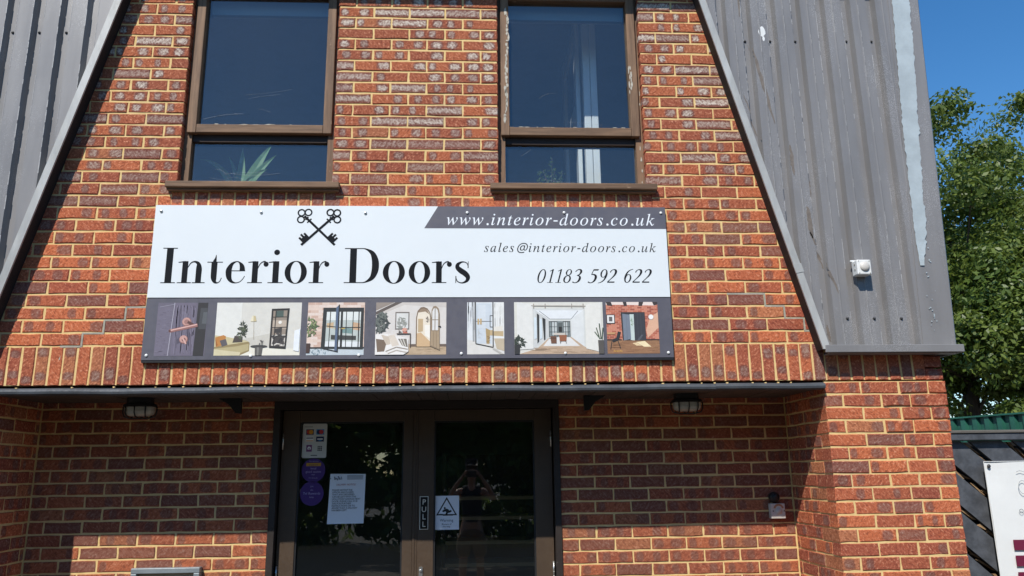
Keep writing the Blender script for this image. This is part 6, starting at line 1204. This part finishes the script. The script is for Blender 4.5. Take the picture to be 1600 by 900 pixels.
# ------------------------------------------------------------------ the photographer, seen only as a reflection in the door glass
def skin_mesh(name, joints, edges, parent, mat_, root, sub=1):
    bm = bmesh.new(); sl = bm.verts.layers.skin.verify(); vs = {}
    for k, (co, rx, ry) in joints.items():
        v = bm.verts.new(co); v[sl].radius = (rx, ry); v[sl].use_root = (k == root); vs[k] = v
    for a, b in edges: bm.edges.new((vs[a], vs[b]))
    me = bpy.data.meshes.new(name); bm.to_mesh(me); bm.free(); me.materials.append(mat_)
    o = link(name, me, parent); s = o.modifiers.new('skin', 'SKIN'); s.use_smooth_shade = True
    u = o.modifiers.new('subdivision', 'SUBSURF'); u.levels = sub; u.render_levels = sub; return o
SKIN = weathered('skin', (.34, .19, .13), .06, 14, .5, 0, .05)
ph = thing('person', 'person in a dark vest and tan shorts raising a phone, mirrored in the right door', 'person', (.33, -4.82, 0))
J = {'pel': ((0,0,.93), .12, .10), 'wst': ((0,0,1.08), .105, .085), 'chs': ((0,-.01,1.26), .135, .10), 'nkb': ((0,0,1.42), .065, .06), 'nck': ((0,.02,1.48), .05, .05), 'jaw': ((0,.05,1.54), .062, .070), 'hed': ((0,.04,1.62), .076, .090), 'crn': ((0,.025,1.69), .055, .066)}
E_ = [('pel','wst'), ('wst','chs'), ('chs','nkb'), ('nkb','nck'), ('nck','jaw'), ('jaw','hed'), ('hed','crn')]
for n, s in (('l', -1), ('r', 1)):
    J.update({n+'sh': ((.165*s, 0, 1.38), .055, .055), n+'el': ((.30*s, .12, 1.27), .040, .040), n+'fa': ((.22*s, .21, 1.42), .034, .032), n+'wr': ((.125*s, .285, 1.545), .024, .020), n+'pm': ((.098*s, .305, 1.592), .026, .013)})
    E_ += [('chs', n+'sh'), (n+'sh', n+'el'), (n+'el', n+'fa'), (n+'fa', n+'wr'), (n+'wr', n+'pm')]
    for q in range(4):
        b0 = (.090*s-.004*s*q, .317+.004*q, 1.605+.012*q-.018)
        J[n+'f%d' % q] = (b0, .009, .009); J[n+'g%d' % q] = ((b0[0]-.012*s, b0[1]+.020, b0[2]+.012), .0085, .0085); J[n+'h%d' % q] = ((b0[0]-.030*s, b0[1]+.022-.002*q, b0[2]+.016), .007, .007)
        E_ += [(n+'pm', n+'f%d' % q), (n+'f%d' % q, n+'g%d' % q), (n+'g%d' % q, n+'h%d' % q)]
    J[n+'t0'] = ((.098*s, .292, 1.575), .010, .010); J[n+'t1'] = ((.082*s, .300, 1.562), .009, .009); J[n+'t2'] = ((.062*s, .318, 1.560), .0075, .0075)
    E_ += [(n+'wr', n+'t0'), (n+'t0', n+'t1'), (n+'t1', n+'t2')]
    J.update({n+'hp': ((.092*s, 0, .86), .088, .090), n+'kn': ((.11*s, .015, .49), .055, .058), n+'cf': ((.115*s, -.01, .34), .050, .055), n+'an': ((.12*s, -.02, .09), .034, .038), n+'to': ((.135*s, .13, .035), .036, .024)})
    E_ += [('pel', n+'hp'), (n+'hp', n+'kn'), (n+'kn', n+'cf'), (n+'cf', n+'an'), (n+'an', n+'to')]
skin_mesh('body', J, E_, ph, SKIN, 'pel')
skin_mesh('vest', {'a': ((0,0,.93), .135, .115), 'b': ((0,0,1.08), .125, .105), 'c': ((0,-.01,1.27), .155, .118), 'd': ((0,-.005,1.375), .12, .085), 'e': ((-.12,0,1.40), .055, .06), 'f': ((.12,0,1.40), .055, .06)}, [('a','b'), ('b','c'), ('c','d'), ('d','e'), ('d','f')], ph, flat((26, 28, 36), .9), 'a')
sj = {'a': ((0,0,.95), .132, .118), 'b': ((0,0,.88), .14, .12)}; se = [('a','b')]
for n, s in (('l', -1), ('r', 1)): sj.update({n+'c': ((.10*s, 0, .74), .108, .112), n+'d': ((.112*s, .01, .54), .088, .092)}); se += [('b', n+'c'), (n+'c', n+'d')]
skin_mesh('shorts', sj, se, ph, flat((112, 92, 70), .9), 'a')
skin_mesh('hair', {'a': ((0,-.01,1.60), .072, .066), 'b': ((0,.0,1.68), .084, .088), 'c': ((0,.03,1.725), .062, .072)}, [('a','b'), ('b','c')], ph, flat((44, 30, 22), .6), 'b')
m = MB(); b0 = Vector((.33, -4.82, 0))
for s in (-1, 1): m.lathe([(.002, -.012), (.012, -.004), (.013, 0), (.010, .005), (.003, .007)], b0+Vector((.030*s, .122, 1.615)), (0,1,0), 10)
parts('eye', m, flat((60, 50, 46), .2), ph, True)
m = MB(); m.tube([b0+Vector((0, .125, 1.615)), b0+Vector((0, .142, 1.588)), b0+Vector((0, .128, 1.578))], [.008, .013, .008], 8); m.tube([b0+Vector((-.022, .116, 1.548)), b0+Vector((0, .124, 1.547)), b0+Vector((.022, .116, 1.548))], [.003, .006, .003], 8)
for s in (-1, 1): m.tube([b0+Vector((.078*s, .03, 1.64)), b0+Vector((.086*s, .02, 1.61)), b0+Vector((.078*s, .03, 1.58))], [.008, .014, .007], 8)
part('face', m, SKIN, ph, True)
sh_ = MB()
for s in (-1, 1): sh_.tube([b0+Vector((.12*s, -.07, .035)), b0+Vector((.125*s, 0, .045)), b0+Vector((.135*s, .12, .035)), b0+Vector((.138*s, .18, .028))], [.034, .044, .042, .026], 10)
parts('shoe', sh_, flat((60, 58, 60), .8), ph, True)
m = MB(); m.box(.262, .418, -4.493, -4.484, 1.555, 1.632, b=.003); single('phone', m, M['black'], 'black phone held up in both hands of the mirrored person', 'phone', (.34, -4.488, 1.59))
